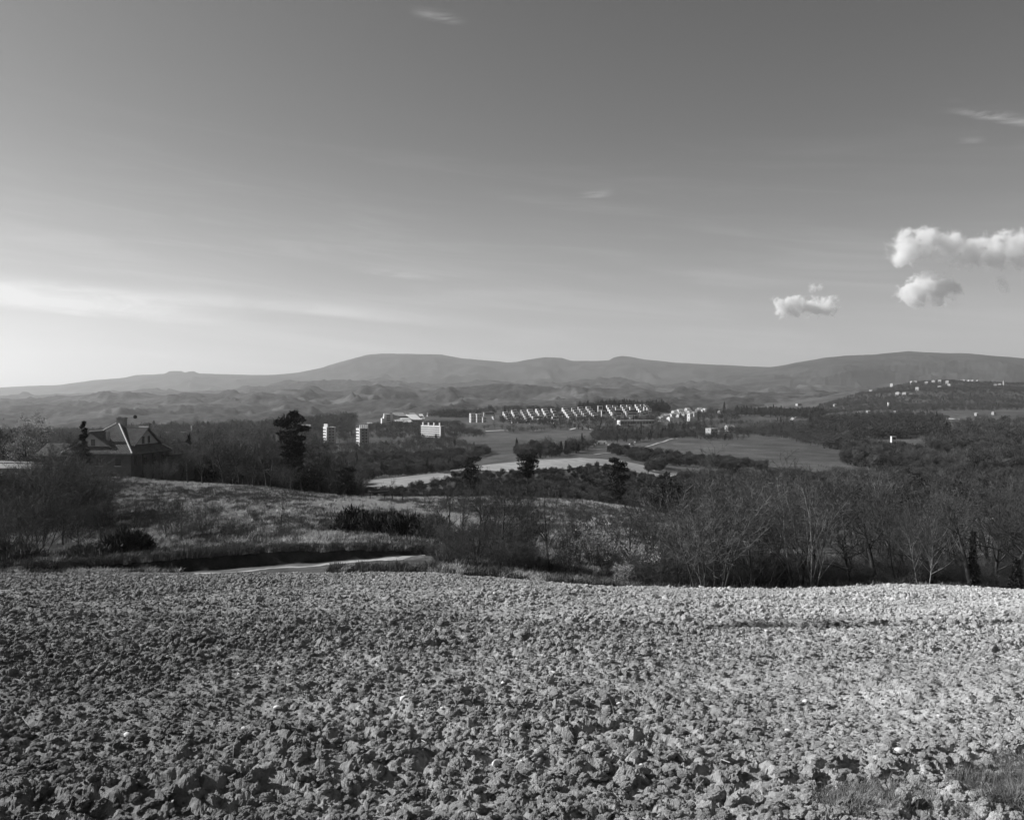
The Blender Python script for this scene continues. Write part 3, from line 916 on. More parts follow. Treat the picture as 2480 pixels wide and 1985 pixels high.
    for (y, ww, zb, wh) in ((2.2, 0.9, -2.3, 2.0), (5.2, 1.1, -2.1, 1.2), (8.2, 1.1, -2.1, 1.2), (11, 1.1, -2.1, 1.2)):
        put("window" if wh < 1.5 else "door", MB().box(-0.74, -0.66, y - ww / 2, y + ww / 2, zb, zb + wh).mesh("window", M_GLASS), root)
    for (y) in (3.6, 6.8, 9.8):
        put("porch_post", MB().box(-0.3, -0.12, y, y + 0.18, wb, -0.345).mesh("porch_post", M_DARK), root)


villa()
# antenna dish beyond the villa's roof
p = at(327, 175)
t = thing("antenna_mast", "thin antenna mast with a round dish above the villa's roof", "antenna", p)
zt = zrow(1009, 175) - p[2]
put("mast", MB().tube([(0, 0, 0), (0, 0, zt)], [0.05, 0.035], 6).mesh("mast", M_CONC), t)
put("dish", MB().tube([(0, -0.08, zt), (0, -0.02, zt), (0, 0.05, zt)], [0.10, 0.34, 0.38], 12).mesh("dish", M_DARK), t)

# curved white terrace parapet at the left edge, above the thicket
def curved_parapet():
    Yc = 92.0
    p = at(20, Yc)
    z = zrow(1126, Yc)
    t = thing("curved_terrace", "curved white terrace parapet with a rail, above the thicket's dark twigs", "terrace", (p[0], p[1], z))
    arc = []
    for k in range(34):
        a = k / 33
        xs = -160 + 240 * a
        ys_ = 1121 + 9.5 * a ** 3
        arc.append(((xs - 1240) / FPX * Yc - p[0], 3.0 * a ** 2.2 + (1.4 * max(0, a - 0.9) * 10) ** 2 * 0.3, zrow(ys_, Yc) - z))
    wall = MB(); rail = MB(); deck = MB()
    for a, b in zip(arc[:-1], arc[1:]):
        for m_, z0, z1, th in ((wall, -0.52, -0.10, 0.18), (rail, 0.08, 0.20, 0.10), (deck, -0.95, -0.525, 0.5)):
            v = [(a[0], a[1], a[2] + z0), (b[0], b[1], b[2] + z0), (b[0], b[1] + th, b[2] + z0), (a[0], a[1] + th, a[2] + z0)]
            lean = 0.0 if m_ is deck else (z1 - z0) * 1.7        # the white faces are leaned back to catch more sun
            m_.solid(v + [(x, y + lean, q - z0 + z1) for x, y, q in v], ((0, 3, 2, 1), (4, 5, 6, 7), (0, 1, 5, 4), (1, 2, 6, 5), (2, 3, 7, 6), (3, 0, 4, 7)))
    put("parapet", wall.mesh("parapet", M_WHITE), t)
    put("rail", rail.mesh("rail", M_WHITE), t)
    put("deck_edge", deck.mesh("deck_edge", M_CONC), t)
    for k in range(0, 34, 3):
        a = arc[k]
        put("rail_post", MB().box(a[0] - 0.04, a[0] + 0.04, a[1] + 0.02, a[1] + 0.09, a[2] - 0.098, a[2] + 0.079).mesh("rail_post", M_METAL), t)
    for k in (2, 9, 16, 23, 31):
        a = arc[k]
        gz = float(G(np.array([p[0] + a[0]]), np.array([p[1] + a[1]]))[0]) - z - 0.5
        put("pillar", MB().box(a[0] - 0.2, a[0] + 0.2, a[1] + 0.1, a[1] + 0.45, gz, a[2] - 0.951).mesh("pillar", M_CONC), t)


curved_parapet()

# ------------------------------------------------------------------ three towers in the wood
def tower(xl, xm, xr, ytop, Y, deg, label, fins, name="apartment_tower"):
    th = math.radians(deg)
    u = Y / FPX
    D = (xm - xl) * u / math.sin(th); W = (xr - xm) * u / math.cos(th)
    p = at(xm, Y)
    zt = zrow(ytop, Y)
    h = zt - p[2]
    t = thing(name, label, "tower block", p, th, "tower blocks in the wood")
    # local axes: front face along +x from the near corner, flank along +y
    put("wall", MB().box(0.9, W, 0.3, D, -3, h - 0.02).mesh("wall", M_CONC), t)
    n = max(6, round(h / 2.9)); sh = h / n
    for k in range(n):
        z = h - (k + 1) * sh
        put("balcony", MB().box(0, 0.85, 1.5, D, z + sh * 0.42, z + sh * 0.96).box(0.851, 0.9, 1.5, D, z, z + 0.12).mesh("balcony", M_WHITE), t)
        put("window_band", MB().box(0.86, 0.93, 1.6, D - 0.1, z + 0.13, z + sh * 0.40).mesh("window_band", M_GLASS), t)
        for q in range(2):
            xw = W * (0.28 + 0.36 * q)
            put("window", MB().box(xw, xw + W * 0.14, 0.24, 0.32, z + sh * 0.25, z + sh * 0.8).mesh("window", M_GLASS), t)
    put("end_wall", MB().box(-0.05, 0.85, -0.02, 1.48, -3, h).mesh("end_wall", M_WHITE), t)
    put("stair_shaft", MB().box(W * 0.42, W * 0.55, -0.6, 0.28, -3, h + 0.4).mesh("stair_shaft", M_BRICKW), t)
    put("roof", MB().box(-0.1, W + 0.1, 0.3, D + 0.1, h - 0.018, h + 0.35).mesh("roof", M_WHITE), t)
    for k in range(fins):
        y = D * (0.08 + 0.84 * k / max(1, fins - 1)) if D > W else 1.2
        x = 1.0 if D > W else W * (0.1 + 0.75 * k / max(1, fins - 1))
        put("roof_fin", MB().box(x, x + 0.9, y, y + 1.3, h + 0.351, h + 3.2).mesh("roof_fin", M_WHITE), t)


tower(778, 791, 811, 1035, 820, 32, "slim tower block with white balcony bands, first of the three from the tall pine", 5)
tower(859, 871, 892, 1038, 800, 32, "slim tower block between the tower by the pine and the wide white slab", 5)
tower(1014, 1067, 1077, 1032, 830, 46, "wide white slab block with long balcony bands and roof fins above the wood", 4, "apartment_slab")

# ------------------------------------------------------------------ houses of the town
def box_house(xs, Y, wpx, hm, label, cat="house", group=None, d=9.0, deg=32, wall=M_PALE, roof=M_TILE2, pitched=True, name="house", floors=2, win=True, ytop=None, sink=3.0, foot=None, near=900, far=3000):
    """wall block with roof and rows of windows; width from photo px at its distance"""
    p = at(xs, Y) if foot is None else hit(xs, foot, near, far)   # foot: photo row where the house meets the ground
    Y = p[1]
    u = Y / FPX
    th = math.radians(deg)
    w = wpx * u
    if ytop is not None: hm = zrow(ytop, Y) - p[2]
    t = thing(name, label, cat, p, th, group)
    if pitched:
        rh = min(w, d) * 0.26
        put("wall", MB().box(-w / 2, w / 2, 0, d, -sink, hm - rh).solid([(-w / 2, 0, hm - rh), (-w / 2, d, hm - rh), (-w / 2, d / 2, hm - 0.05), (-w / 2 + 0.3, 0, hm - rh), (-w / 2 + 0.3, d, hm - rh), (-w / 2 + 0.3, d / 2, hm - 0.05)], ((0, 2, 1), (3, 4, 5), (0, 3, 5, 2), (1, 2, 5, 4))).solid([(w / 2, 0, hm - rh), (w / 2, d, hm - rh), (w / 2, d / 2, hm - 0.05), (w / 2 - 0.3, 0, hm - rh), (w / 2 - 0.3, d, hm - rh), (w / 2 - 0.3, d / 2, hm - 0.05)], ((0, 1, 2), (3, 5, 4), (0, 2, 5, 3), (1, 4, 5, 2))).mesh("wall", wall), t)
        put("roof", MB().gable(-w / 2, w / 2, 0, d, hm - rh, hm, 0.45, 0.2).mesh("roof", roof), t)
        top = hm - rh
    else:
        put("wall", MB().box(-w / 2, w / 2, 0, d, -sink, hm - 0.3).mesh("wall", wall), t)
        put("roof", MB().box(-w / 2 - 0.25, w / 2 + 0.25, -0.25, d + 0.25, hm - 0.299, hm).mesh("roof", roof), t)
        top = hm
    if win:
        n = max(2, int(w / 3.2))
        for f in range(floors):
            for k in range(n):
                x = -w / 2 + w * (k + 0.5) / n
                z = top * (f + 0.35) / floors
                put("window", MB().box(x - 0.5, x + 0.5, -0.06, 0.05, z, z + 1.3).mesh("window", M_GLASS), t)
        for f in range(floors):
            z = top * (f + 0.35) / floors
            put("window", MB().box(-w / 2 - 0.06, -w / 2 + 0.05, d * 0.35, d * 0.35 + 1.0, z, z + 1.3).mesh("window", M_GLASS), t)
    return t


def step_row(x0, y0, x1, y1, n, ledge, Y, label, cat="terraced house", group="stepped rows of white houses on the town's slope", deg=34, wall=M_WHITE, name="stepped_house"):
    """a house stepping down the slope: N blocks, each lower and nearer than the last, each with a roof terrace"""
    u = Y / FPX
    th = math.radians(deg)
    X0, Z0 = (x0 - 1240) * u, -(y0 - HOR) * u
    X1, Z1 = (x1 - 1240) * u, -(y1 - HOR) * u
    root = thing(name, label, cat, (X1, Y, Z1), 0, group)
    w = ledge * u / math.cos(th)
    dd = 1.3 + 1.9 * ((x0 * 0.37 + y0 * 0.71) % 1.0)
    if wall is M_WHITE and name == "stepped_house" and int(x0) % 3 == 0: wall = M_PALE
    th += math.radians(22 * ((x0 * 0.53 + y0 * 0.29) % 1.0) - 11)
    for k in range(n):
        a = (k + 0.0) / max(1, n - 1)
        x = (X0 - X1) * (1 - a); z = (Z0 - Z1) * (1 - a); yy = 26 * (1 - a) * (n > 1)
        hstep = abs(Z0 - Z1) / max(1, n - 1) if n > 1 else 3.0
        b = put("terrace_block", MB().box(0, w, 0, dd, -hstep - 2.2, 0).mesh("terrace_block", wall), root, (x, yy, z), th)
        put("terrace_roof", MB().box(-0.15, w + 0.2, -0.25, dd + 0.1, 0.002, 0.30).mesh("terrace_roof", M_ROOFW if int(x0 + y0 + k) % 2 else M_CONC), b)
        put("window_band", MB().box(w * 0.12, w * 0.9, -0.05, 0.04, -hstep * 0.8, -0.5).mesh("window_band", M_GLASS), b)


EW = "stepped white house of the town"
ROWS_ = [
    (1219, 998, 1233, 1017, 5, 10, "first stepped white house beside the lone cypress, its ledges short"),
    (1240, 994, 1257, 1025, 7, 13, "longest stepped white house, second from the lone cypress"),
    (1263, 993, 1275, 1012, 5, 7, "stepped white house just past the longest one"),
    (1279, 992, 1289, 1008, 4, 12, "short stepped white house, fourth from the lone cypress"),
    (1301, 991, 1312, 1012, 5, 6, "narrow stepped white wall, fifth from the lone cypress"),
    (1316, 990, 1325, 1006, 4, 12, "short stepped white house, sixth from the lone cypress"),
    (1338, 990, 1351, 1021, 6, 8, "tall stepped white wall reaching down to the small flat houses"),
    (1366, 988, 1378, 1008, 5, 11, "stepped white house with five clear ledges, eighth in the row"),
    (1388, 988, 1397, 1003, 4, 9, "small stepped white house ninth in the row, partly in trees"),
    (1404, 986, 1418, 1006, 5, 11, "stepped white house tenth in the row, with a lower porch"),
    (1424, 985, 1438, 1005, 5, 11, "last stepped white house before the terraces under the dark trees"),
    (1190, 1001, 1200, 1023, 6, 4, "narrow stepped white stair wall beside the grey apartment block"),
]
for r in ROWS_:
    step_row(r[0], r[1], r[2], r[3], r[4], r[5], 1230, r[6])
# grey apartments at the start of the town
box_house(1147, 1190, 13, 0, "three-storey grey apartment block, outer one of the pair by the stair wall", "apartment block", "grey apartments at the start of the town", 8, 20, M_PALE, M_ROOFW, False, "apartment_block", 3, True, 1001)
box_house(1161, 1185, 12, 0, "three-storey grey apartment block, the one nearer the stair wall", "apartment block", "grey apartments at the start of the town", 8, 20, M_PALE, M_ROOFW, False, "apartment_block", 3, True, 1002)
box_house(1174, 1180, 9, 0, "low grey apartment annexe against the pair of blocks", "apartment block", None, 8, 20, M_PALE, M_ROOFW, False, "apartment_block", 2, True, 1010)
step_row(1172, 998.5, 1173, 998.6, 1, 28, 1215, "long thin white roof deck behind the stair wall", "roof deck", None, 12, M_PALE, "roof_deck")
# flat houses in the hollow
FL = [(1254, 1020, 14, "flat-roofed white house at the foot of the longest stepped house"), (1275, 1016, 9, "tall flat-roofed white house behind the small row"), (1283, 1025, 14, "small flat house, first of the lower row"),
      (1301, 1028, 14, "small flat house, second of the lower row, set forward"), (1303, 1014, 9, "white flat house under the narrow stepped wall"), (1318, 1027, 12, "small flat house, third of the lower row"),
      (1341, 1023, 12, "small flat house, fourth of the lower row, set back"), (1347, 1027, 10, "small flat house, fifth of the lower row"), (1360, 1022, 14, "small flat house, sixth of the lower row, set back"),
      (1367, 1027, 13, "small flat house, seventh of the lower row"), (1376, 1032, 10, "lowest small flat house near the slanting white wall"), (1240, 1021, 7, "little white annexe under the first stepped houses"), (1338, 1009, 12, "flat roof terrace joining the sixth and seventh stepped houses"), (1290, 1008, 26, "long white roof terrace linking the stepped houses")]
for x, y, w, lb in FL:
    step_row(x, y, x + 0.01, y + 3, 1, w, 1130 + (1034 - y) * 3, lb, "house", "flat-roofed white houses in the town's hollow", 24, M_WHITE, "flat_house")
step_row(1379, 1018, 1391, 1036, 7, 1.2, 1120, "slanting white boundary wall at the end of the lower row", "wall", None, 30, M_WHITE, "boundary_wall")

for k, (x, y, w) in enumerate([(1228, 1024, 8), (1249, 1012, 7), (1266, 1020, 8), (1286, 1017, 9), (1312, 1020, 9), (1327, 1016, 10), (1330, 1031, 9), (1352, 1014, 8), (1374, 1016, 8), (1384, 1022, 9), (1396, 1010, 8), (1412, 1014, 9), (1428, 1011, 8), (1336, 1001, 7), (1362, 1006, 7)]):
    step_row(x, y, x + 0.01, y + 3, 1, w, 1150 + (1034 - y) * 3, "small grey flat-roofed house squeezed between the stepped white rows", "house", "grey flat-roofed houses between the stepped rows", 24, M_PLASTER if k % 2 else M_PALE, "grey_house")

# second group: terraces under the dark trees
G2 = [(1453, 983, 1457, 994, 2, 11, "white terrace end house under the dark trees, first of the upper line"), (1475, 982, 1485, 1003, 5, 9, "stepped white wall between the first and second upper houses"),
      (1489, 982.5, 1491, 986, 2, 12, "second upper white house under the dark trees"), (1510, 981, 1520, 1001, 5, 9, "stepped white wall between the second and third upper houses"),
      (1524, 981.5, 1526, 985, 2, 12, "third upper white house under the dark trees"), (1546, 980, 1556, 1000, 5, 9, "stepped white wall past the third upper house"),
      (1558, 980, 1560, 985, 2, 5, "small white house end beside the last upper wall"), (1567, 979.5, 1571, 990, 4, 8, "last upper white wall at the trees' end"),
      (1484, 1000, 1485, 1001, 1, 24, "first mid-level white deck of the terraces"), (1518, 999, 1519, 1000, 1, 27, "second mid-level white deck of the terraces"), (1552, 998, 1553, 999, 1, 23, "third mid-level white deck of the terraces"),
      (1489, 1003, 1494, 1018, 5, 3, "lower stepped wall above the long white building"), (1526, 1002, 1531, 1016, 5, 3, "middle lower stepped wall above the long white building"), (1562, 999, 1566, 1014, 5, 3, "last lower stepped wall above the long white building")]
for r in G2:
    step_row(r[0], r[1], r[2], r[3], r[4], r[5], 1220, r[6], "terraced house", "white terraces under the dark trees", 20, M_WHITE, "terrace_house")


def long_block():
    Y = 1120; u = Y / FPX
    p = ((1504 - 1240) * u, Y, zrow(1034, Y))
    t = thing("long_building", "long low white building with two pale roof bands below the terraces", "building", p, math.radians(9))
    L = 92 * u
    put("wall", MB().box(0, L, 6, 16, -4, 7.6).mesh("wall", M_BRICKW), t)
    put("roof", MB().box(-0.4, L + 0.2, 5.4, 16.4, 7.602, 8.3).mesh("roof", M_ROOFW), t)
    put("lower_wall", MB().box(2, L * 0.92, 0, 5.98, -4, 2.6).mesh("lower_wall", M_BRICKW), t)
    put("lower_roof", MB().box(1.6, L * 0.93, -0.5, 5.38, 2.602, 3.3).mesh("lower_roof", M_ROOFW), t)
    put("gable_wall", MB().box(-0.62, -0.02, 1, 16.2, -4, 7.6).mesh("gable_wall", M_WHITE), t)
    put("end_wall", MB().box(-0.6, 1.98, -0.6, 0.98, -4, 3.0).mesh("end_wall", M_WHITE), t)
    for k in range(11):
        x = 3 + k * (L - 6) / 10.5
        put("window", MB().box(x, x + 2.2, 5.93, 6.05, 4.4, 6.4).mesh("window", M_GLASS), t)
    for k, x in enumerate((1521, 1537, 1551, 1565)):
        step_row(x, 1031.5, x + 1, 1036, 2, 6, 1100, ["small white kiosk, first of four in front of the long building", "second small white kiosk in front of the long building", "third small white kiosk in front of the long building", "last small white kiosk in front of the long building"][k], "kiosk", "kiosks in front of the long white building", 24, M_WHITE, "kiosk")


long_block()

# third group: small gabled houses towards the ridge
G3 = [(1603, 1011, 9), (1610, 1007, 12), (1618, 1005, 14), (1626, 1011, 10), (1632, 1003, 13), (1641, 1001, 12), (1648, 1005, 10), (1656, 998, 13), (1663, 1002, 12), (1676, 1001, 8), (1674, 996, 11), (1685, 998, 10), (1692, 994, 9), (1698, 990, 12), (1704, 994, 7), (1710, 991, 6), (1668, 990, 10), (1650, 993, 14), (1637, 996, 12)]
for k, (x, y, w) in enumerate(G3):
    p = hit(x, y + 3, 900, 1600)
    Yh = 1180 + (1011 - y) * 9
    box_house(x, Yh, w, 0, "small gabled white house in the cluster past the terraces", "house", "small gabled houses past the terraces", 6.5, 30, M_WHITE, M_ROOFW, True, "gabled_house", 1, False, y - 2.5, 9)
box_house(1673, 1150, 6, 0, "tall narrow white house at the front of the gabled cluster", "house", None, 5, 40, M_WHITE, M_ROOFW, True, "tall_house", 2, True, 1000, 6)


def college():
    Y = 1120; u = Y / FPX
    p = ((925 - 1240) * u, Y, zrow(1024, Y))
    t = thing("college_complex", "large white complex with broad sloping pale roofs on the wooded crest", "building", p)
    X = lambda x: (x - 925) * u
    Z = lambda y: (1024 - y) * u
    put("stair_block", MB().box(X(925), X(934), 0, 14, -3, Z(1013)).box(X(930), X(936), 2, 14, Z(1013), Z(1008)).mesh("stair_block", M_WHITE), t, (0, 0, 0), 0.25)
    b = put("main_block", MB().box(X(931), X(952), 6, 22, -3, Z(1002)).mesh("main_block", M_WHITE), t, (0, 0, 0), 0.2)
    for k in range(3):
        put("window_band", MB().box(X(937), X(946), 5.95, 6.05, Z(1018 - 5 * k), Z(1015.5 - 5 * k)).mesh("window_band", M_GLASS), b)
    put("roof_house", MB().box(X(940), X(946), 12, 18, Z(1002), Z(999)).mesh("roof_house", M_BRICKW), t)

    def slope(name, x0, x1, ylo, yhi, dep, skew, mat):
        v = [(X(x0), 0, Z(ylo)), (X(x1), 0, Z(ylo)), (X(x1) + skew, dep, Z(yhi)), (X(x0) + skew, dep, Z(yhi))]
        q = [(a, b_, c - 0.8) for a, b_, c in v]
        return MB().solid(v + q, ((0, 1, 2, 3), (4, 7, 6, 5), (0, 4, 5, 1), (1, 5, 6, 2), (2, 6, 7, 3), (3, 7, 4, 0))).mesh(name, mat)
    r1 = put("sloping_roof", slope("sloping_roof", 977, 1000, 1022, 1012, 9, -6, M_WHITE), t)
    put("roof_support", MB().box(X(972), X(998), 5, 10, -3, Z(1015)).mesh("roof_support", M_CONC), r1)
    r2 = put("sloping_roof", slope("sloping_roof", 998, 1022, 1016, 1004, 12, -10, M_WHITE), t, (0, 6, 0))
    put("roof_support", MB().box(X(996), X(1020), 8, 14, -3, Z(1008)).mesh("roof_support", M_CONC), r2)
    put("stair_wing", slope("stair_wing", 958, 975, 1020, 1006, 14, -9, M_PALE), t, (0, 2, 0))
    put("dark_roof", slope("dark_roof", 955, 1012, 1008, 1000, 14, -8, M_BRICKW), t, (0, 16, 0))
    put("dark_hall", MB().box(X(952), X(1010), 20, 30, -3, Z(1006)).mesh("dark_hall", M_BRICKW), t)
    put("gable_wing", slope("gable_wing", 1012, 1021, 1014, 1003, 10, -4, M_WHITE), t, (3, 12, 0))
    put("roof_light", MB().box(X(972), X(982), 24, 28, Z(1004), Z(999.5)).mesh("roof_light", M_WHITE), t)


college()

# ------------------------------------------------------------------ single houses about the valley
box_house(1457, 700, 27, 0, "two-storey pale farmhouse with many windows among cypresses", "farmhouse", None, 9, 8, M_WHITE, M_TILE2, True, "farmhouse", 2, True, 1068, 2)
box_house(1481, 690, 9, 0, "small white shed with a pitched roof beside the farmhouse", "shed", None, 4, 20, M_WHITE, M_ROOFW, True, "shed", 1, False, 1076, 2)
box_house(1730, 820, 20, 7, "pale cubic house on the field's brow, the one with a lower white wall", "house", None, 9, 25, M_PLASTER, M_ROOFW, False, "villa_house", 2, True, None, 3, 1054, 500)
box_house(1771, 860, 18, 7, "house with a broad overhanging roof on the field's brow", "house", None, 9, 12, M_PALE, M_TILE2, True, "villa_house", 2, True, None, 3, 1044, 500)
box_house(1784, 855, 11, 3, "low white garage next to the house with the overhanging roof", "garage", None, 6, 12, M_WHITE, M_ROOFW, False, "garage", 1, False, None, 3, 1045, 500)
box_house(2176, 760, 20, 4.5, "pale bungalow behind young trees on the wooded slope", "bungalow", None, 8, 18, M_PALE, M_ROOFW, True, "bungalow", 1, True, None, 3, 1058, 400)
step_row(2160, 1057, 2161, 1059, 1, 11, 755, "low white garden wall in front of the bungalow", "wall", None, 10, M_WHITE, "garden_wall")
box_house(420, 1100, 60, 0, "long low flat white building beyond the villa", "building", None, 12, 6, M_PALE, M_WHITE, False, "low_building", 1, True, 1046, 4)
box_house(466, 1150, 12, 0, "pale house with a tall white stack beyond the villa's trees", "house", None, 9, 25, M_PALE, M_ROOFW, False, "stack_house", 2, False, 1043, 5)
p = at(466, 1150)
box_house(464, 1148, 2.6, 0, "tall white stair stack beside the pale house", "stack", None, 2, 25, M_WHITE, M_WHITE, False, "white_stack", 1, False, 1031, 5)
box_house(740, 1050, 22, 0, "low pale house behind the pine, seen between tree tops", "house", None, 8, 12, M_PALE, M_ROOFW, True, "low_house", 1, False, 1028, 5)
box_house(896, 1010, 11, 6, "square pale house with a hip roof between the towers' tree tops", "house", None, 6, 20, M_PALE, M_ROOFW, True, "square_house", 2, True, None, 5, 1034, 500)
box_house(1045, 1180, 18, 6.5, "pale house half hidden in dark trees above the slab block", "house", None, 7, 20, M_PALE, M_TILE2, True, "hidden_house", 2, True, None, 5, 997)
for k, (x, yt, Y, w, lb) in enumerate([(1775, 1000, 1400, 16, "low pale house under the line of cypresses"), (1815, 996, 1450, 10, "white-fronted house under the line of cypresses"), (1852, 994, 1420, 24, "long low house with a pale roof line under the cypresses"), (1937, 976, 1600, 14, "pale house with a light roof in the dark trees"), (2024, 978, 1700, 8, "single white house in front of the wooded hill"),
                                       (1750, 995, 1500, 14, "low house with a thin pale roof past the gabled cluster"), (1700, 979, 1650, 10, "pale roof standing above the gabled cluster"), (2088, 996, 1500, 10, "white house half hidden at the tower's foot, the far one"), (2105, 995, 1500, 9, "white house half hidden at the tower's foot, the near one"), (2172, 996, 1550, 7, "small white house past the round tower"), (2367, 1001, 1750, 5, "tiny white house with its side lit on the wooded slope"), (2410, 998, 1750, 9, "twin pale houses on the wooded slope")]):
    box_house(x, Y, w, 5.0, lb, "house", "scattered houses along the valley", 4 if w < 10 else 7, 28, M_PLASTER if k % 3 else M_PALE, M_TILE2 if k % 2 else M_ROOFW, k % 3 != 0, "valley_house", 1, False, None, 3, yt + 6.0)
# village along the hill top
VIL = [(2211, 927, 7), (2221, 926, 5), (2113, 948, 4), (2265, 925, 9), (2248, 928, 5), (2280, 924, 5), (2163, 931, 4), (2195, 956, 6), (2303, 934, 7), (2280, 940, 9), (2226, 943, 6), (2338, 922, 7), (2349, 922, 5), (2370, 924, 6), (2415, 934, 9), (2425, 933, 7), (2330, 919, 5), (2298, 926, 4), (2179, 955, 8), (2358, 923, 4)]
for k, (x, y, w) in enumerate(VIL):
    Y = 2480 if y < 936 else 2250
    box_house(x, Y, w * 0.6, 9.0, ["pale village house on the wooded hill's crest", "village house among trees below the wooded hill's crest"][y > 936], "house", "village houses on the wooded hill", 9, 15 + (k * 37) % 40, M_PLASTER if k % 3 else M_PALE, M_ROOFW if k % 2 else M_TILE2, True, "village_house", 1, False, None, 6, y + 3, 1500)
p = at(2431, 2450)
t = thing("bell_tower", "square bell tower above the hilltop village", "bell tower", (p[0], p[1], p[2]), 0.4)
zt = zrow(924, 2450) - p[2]
put("shaft", MB().box(-2, 2, -2, 2, -10, zt).mesh("shaft", M_CONC), t)
put("spire", MB().solid([(-2.3, -2.3, zt), (2.3, -2.3, zt), (2.3, 2.3, zt), (-2.3, 2.3, zt), (0, 0, zt + 4)], ((0, 1, 4), (1, 2, 4), (2, 3, 4), (3, 0, 4), (0, 3, 2, 1))).mesh("spire", M_TILE2), t)
# white round tower
Yt = 1700
p = at(2152, Yt)
t = thing("water_tower", "slender white cylindrical tower with a dark cap standing in the wood", "tower", p)
zt = zrow(970, Yt) - p[2]
put("shaft", MB().tube([(0, 0, -4), (0, 0, zt - 3)], [2.3, 2.1], 14).mesh("shaft", M_WHITE), t)
put("tank_head", MB().tube([(0, 0, zt - 2.99), (0, 0, zt - 1.2), (0, 0, zt)], [2.7, 2.7, 1.6], 14).mesh("tank_head", M_DARK), t)


# cars parked by the farmhouse
def car(x, y, label, deg, body):
    Y = 690
    p = hit(x, y, 500, 900)
    t = thing("parked_car", label, "car", (p[0], p[1], p[2] + 0.05), math.radians(deg), "cars parked by the farmhouse")
    put("body", MB().solid([(-2.1, -0.85, 0.3), (2.1, -0.85, 0.3), (2.1, 0.85, 0.3), (-2.1, 0.85, 0.3), (-2.1, -0.85, 0.85), (2.05, -0.85, 0.8), (2.05, 0.85, 0.8), (-2.1, 0.85, 0.85)], ((0, 3, 2, 1), (4, 5, 6, 7), (0, 1, 5, 4), (1, 2, 6, 5), (2, 3, 7, 6), (3, 0, 4, 7))).mesh("body", body), t)
    put("cabin", MB().solid([(-1.6, -0.78, 0.852), (1.2, -0.78, 0.852), (1.2, 0.78, 0.852), (-1.6, 0.78, 0.852), (-1.2, -0.65, 1.45), (0.5, -0.65, 1.45), (0.5, 0.65, 1.45), (-1.2, 0.65, 1.45)], ((0, 1, 5, 4), (1, 2, 6, 5), (2, 3, 7, 6), (3, 0, 4, 7), (4, 5, 6, 7))).mesh("cabin", M_GLASS), t)
    for sx in (-1.3, 1.3):
        for sy in (-0.86, 0.70):
            w = MB()
            w.tube([(sx, sy, 0.32), (sx, sy + 0.16, 0.32)], [0.32, 0.32], 10)
            put("wheel", w.mesh("wheel", M_DARK), t)


car(1497, 1084, "white car beside the small shed", 15, M_WHITE)
car(1505, 1083, "white car parked just past the one by the shed", 15, M_WHITE)
car(1530, 1077, "pale car parked alone along the farm track", 25, M_WHITE)
car(1543, 1072, "pale car at the far end of the farm track", 25, M_PALE)

# board on two posts at the meadow's crest
p = at(915, 128)
t = thing("notice_board", "dark flat board on two posts at the meadow's crest", "board", p, 0.2)
put("board", MB().box(-1.3, 1.3, -0.25, 0.25, 1.35, 1.5).mesh("board", M_DARK), t)
for x in (-1.1, 1.0):
    put("post", MB().box(x - 0.06, x + 0.06, -0.06, 0.06, -0.2, 1.349).mesh("post", M_DARK), t)
# low garden fence along the path under the villa
t = thing("garden_fence", "low post-and-rail garden fence along the lawn under the villa", "fence", at(480, 143))
o = at(480, 143)
prev = None
for k, x in enumerate(np.linspace(404, 566, 9)):
    q = at(x, 141 - (x - 404) * 0.03)
    a = (q[0] - o[0], q[1] - o[1], q[2] - o[2])
    put("post", MB().box(a[0] - 0.05, a[0] + 0.05, a[1] - 0.05, a[1] + 0.05, a[2] - 0.2, a[2] + 0.75).mesh("post", M_CONC), t)
    if prev:
        put("rail", MB().tube([(prev[0] + 0.052, prev[1], prev[2] + 0.6), (a[0] - 0.052, a[1], a[2] + 0.6)], [0.045, 0.045], 4).mesh("rail", M_CONC), t)
    prev = a
# ------------------------------------------------------------------ vegetation
def bark_mix(q, co, v):
    n = q.noise(co, 3.0, 4, 0.6)
    return q.m('MULTIPLY', v, q.smooth(n, 0.3, 0.7, 0.6, 1.5))


M_BARK = material("bark", 0.05, extra=bark_mix)
M_BARKP = material("pale_bark", 0.26, extra=bark_mix)
M_TWIG = material("twig", 0.06, extra=bark_mix)
M_TWIGP = material("pale_twig", 0.10, extra=bark_mix)
M_BUD = material("young_leaf", 0.30, var=0.3, scale=2.0)
M_NEEDLE = material("needle", 0.035, var=0.35, scale=1.5)
M_EVER = material("evergreen_leaf", 0.045, var=0.35, scale=1.5)
M_IVY = material("ivy_leaf", 0.04, var=0.3, scale=3.0)
M_BLOOM = material("blossom", 0.75, var=0.1, scale=3.0)
M_WOOD = material("winter_twigs", 0.058, var=0.3, scale=0.6)
M_WOODP = material("winter_twigs_pale", 0.088, var=0.3, scale=0.6)
M_STRAW = material("dry_grass", 0.48, var=0.35, scale=0.35)
M_GREEN = material("green_grass", 0.11, var=0.35, scale=0.35)
M_DEADW = material("dead_weed", 0.10, var=0.3, scale=0.5)


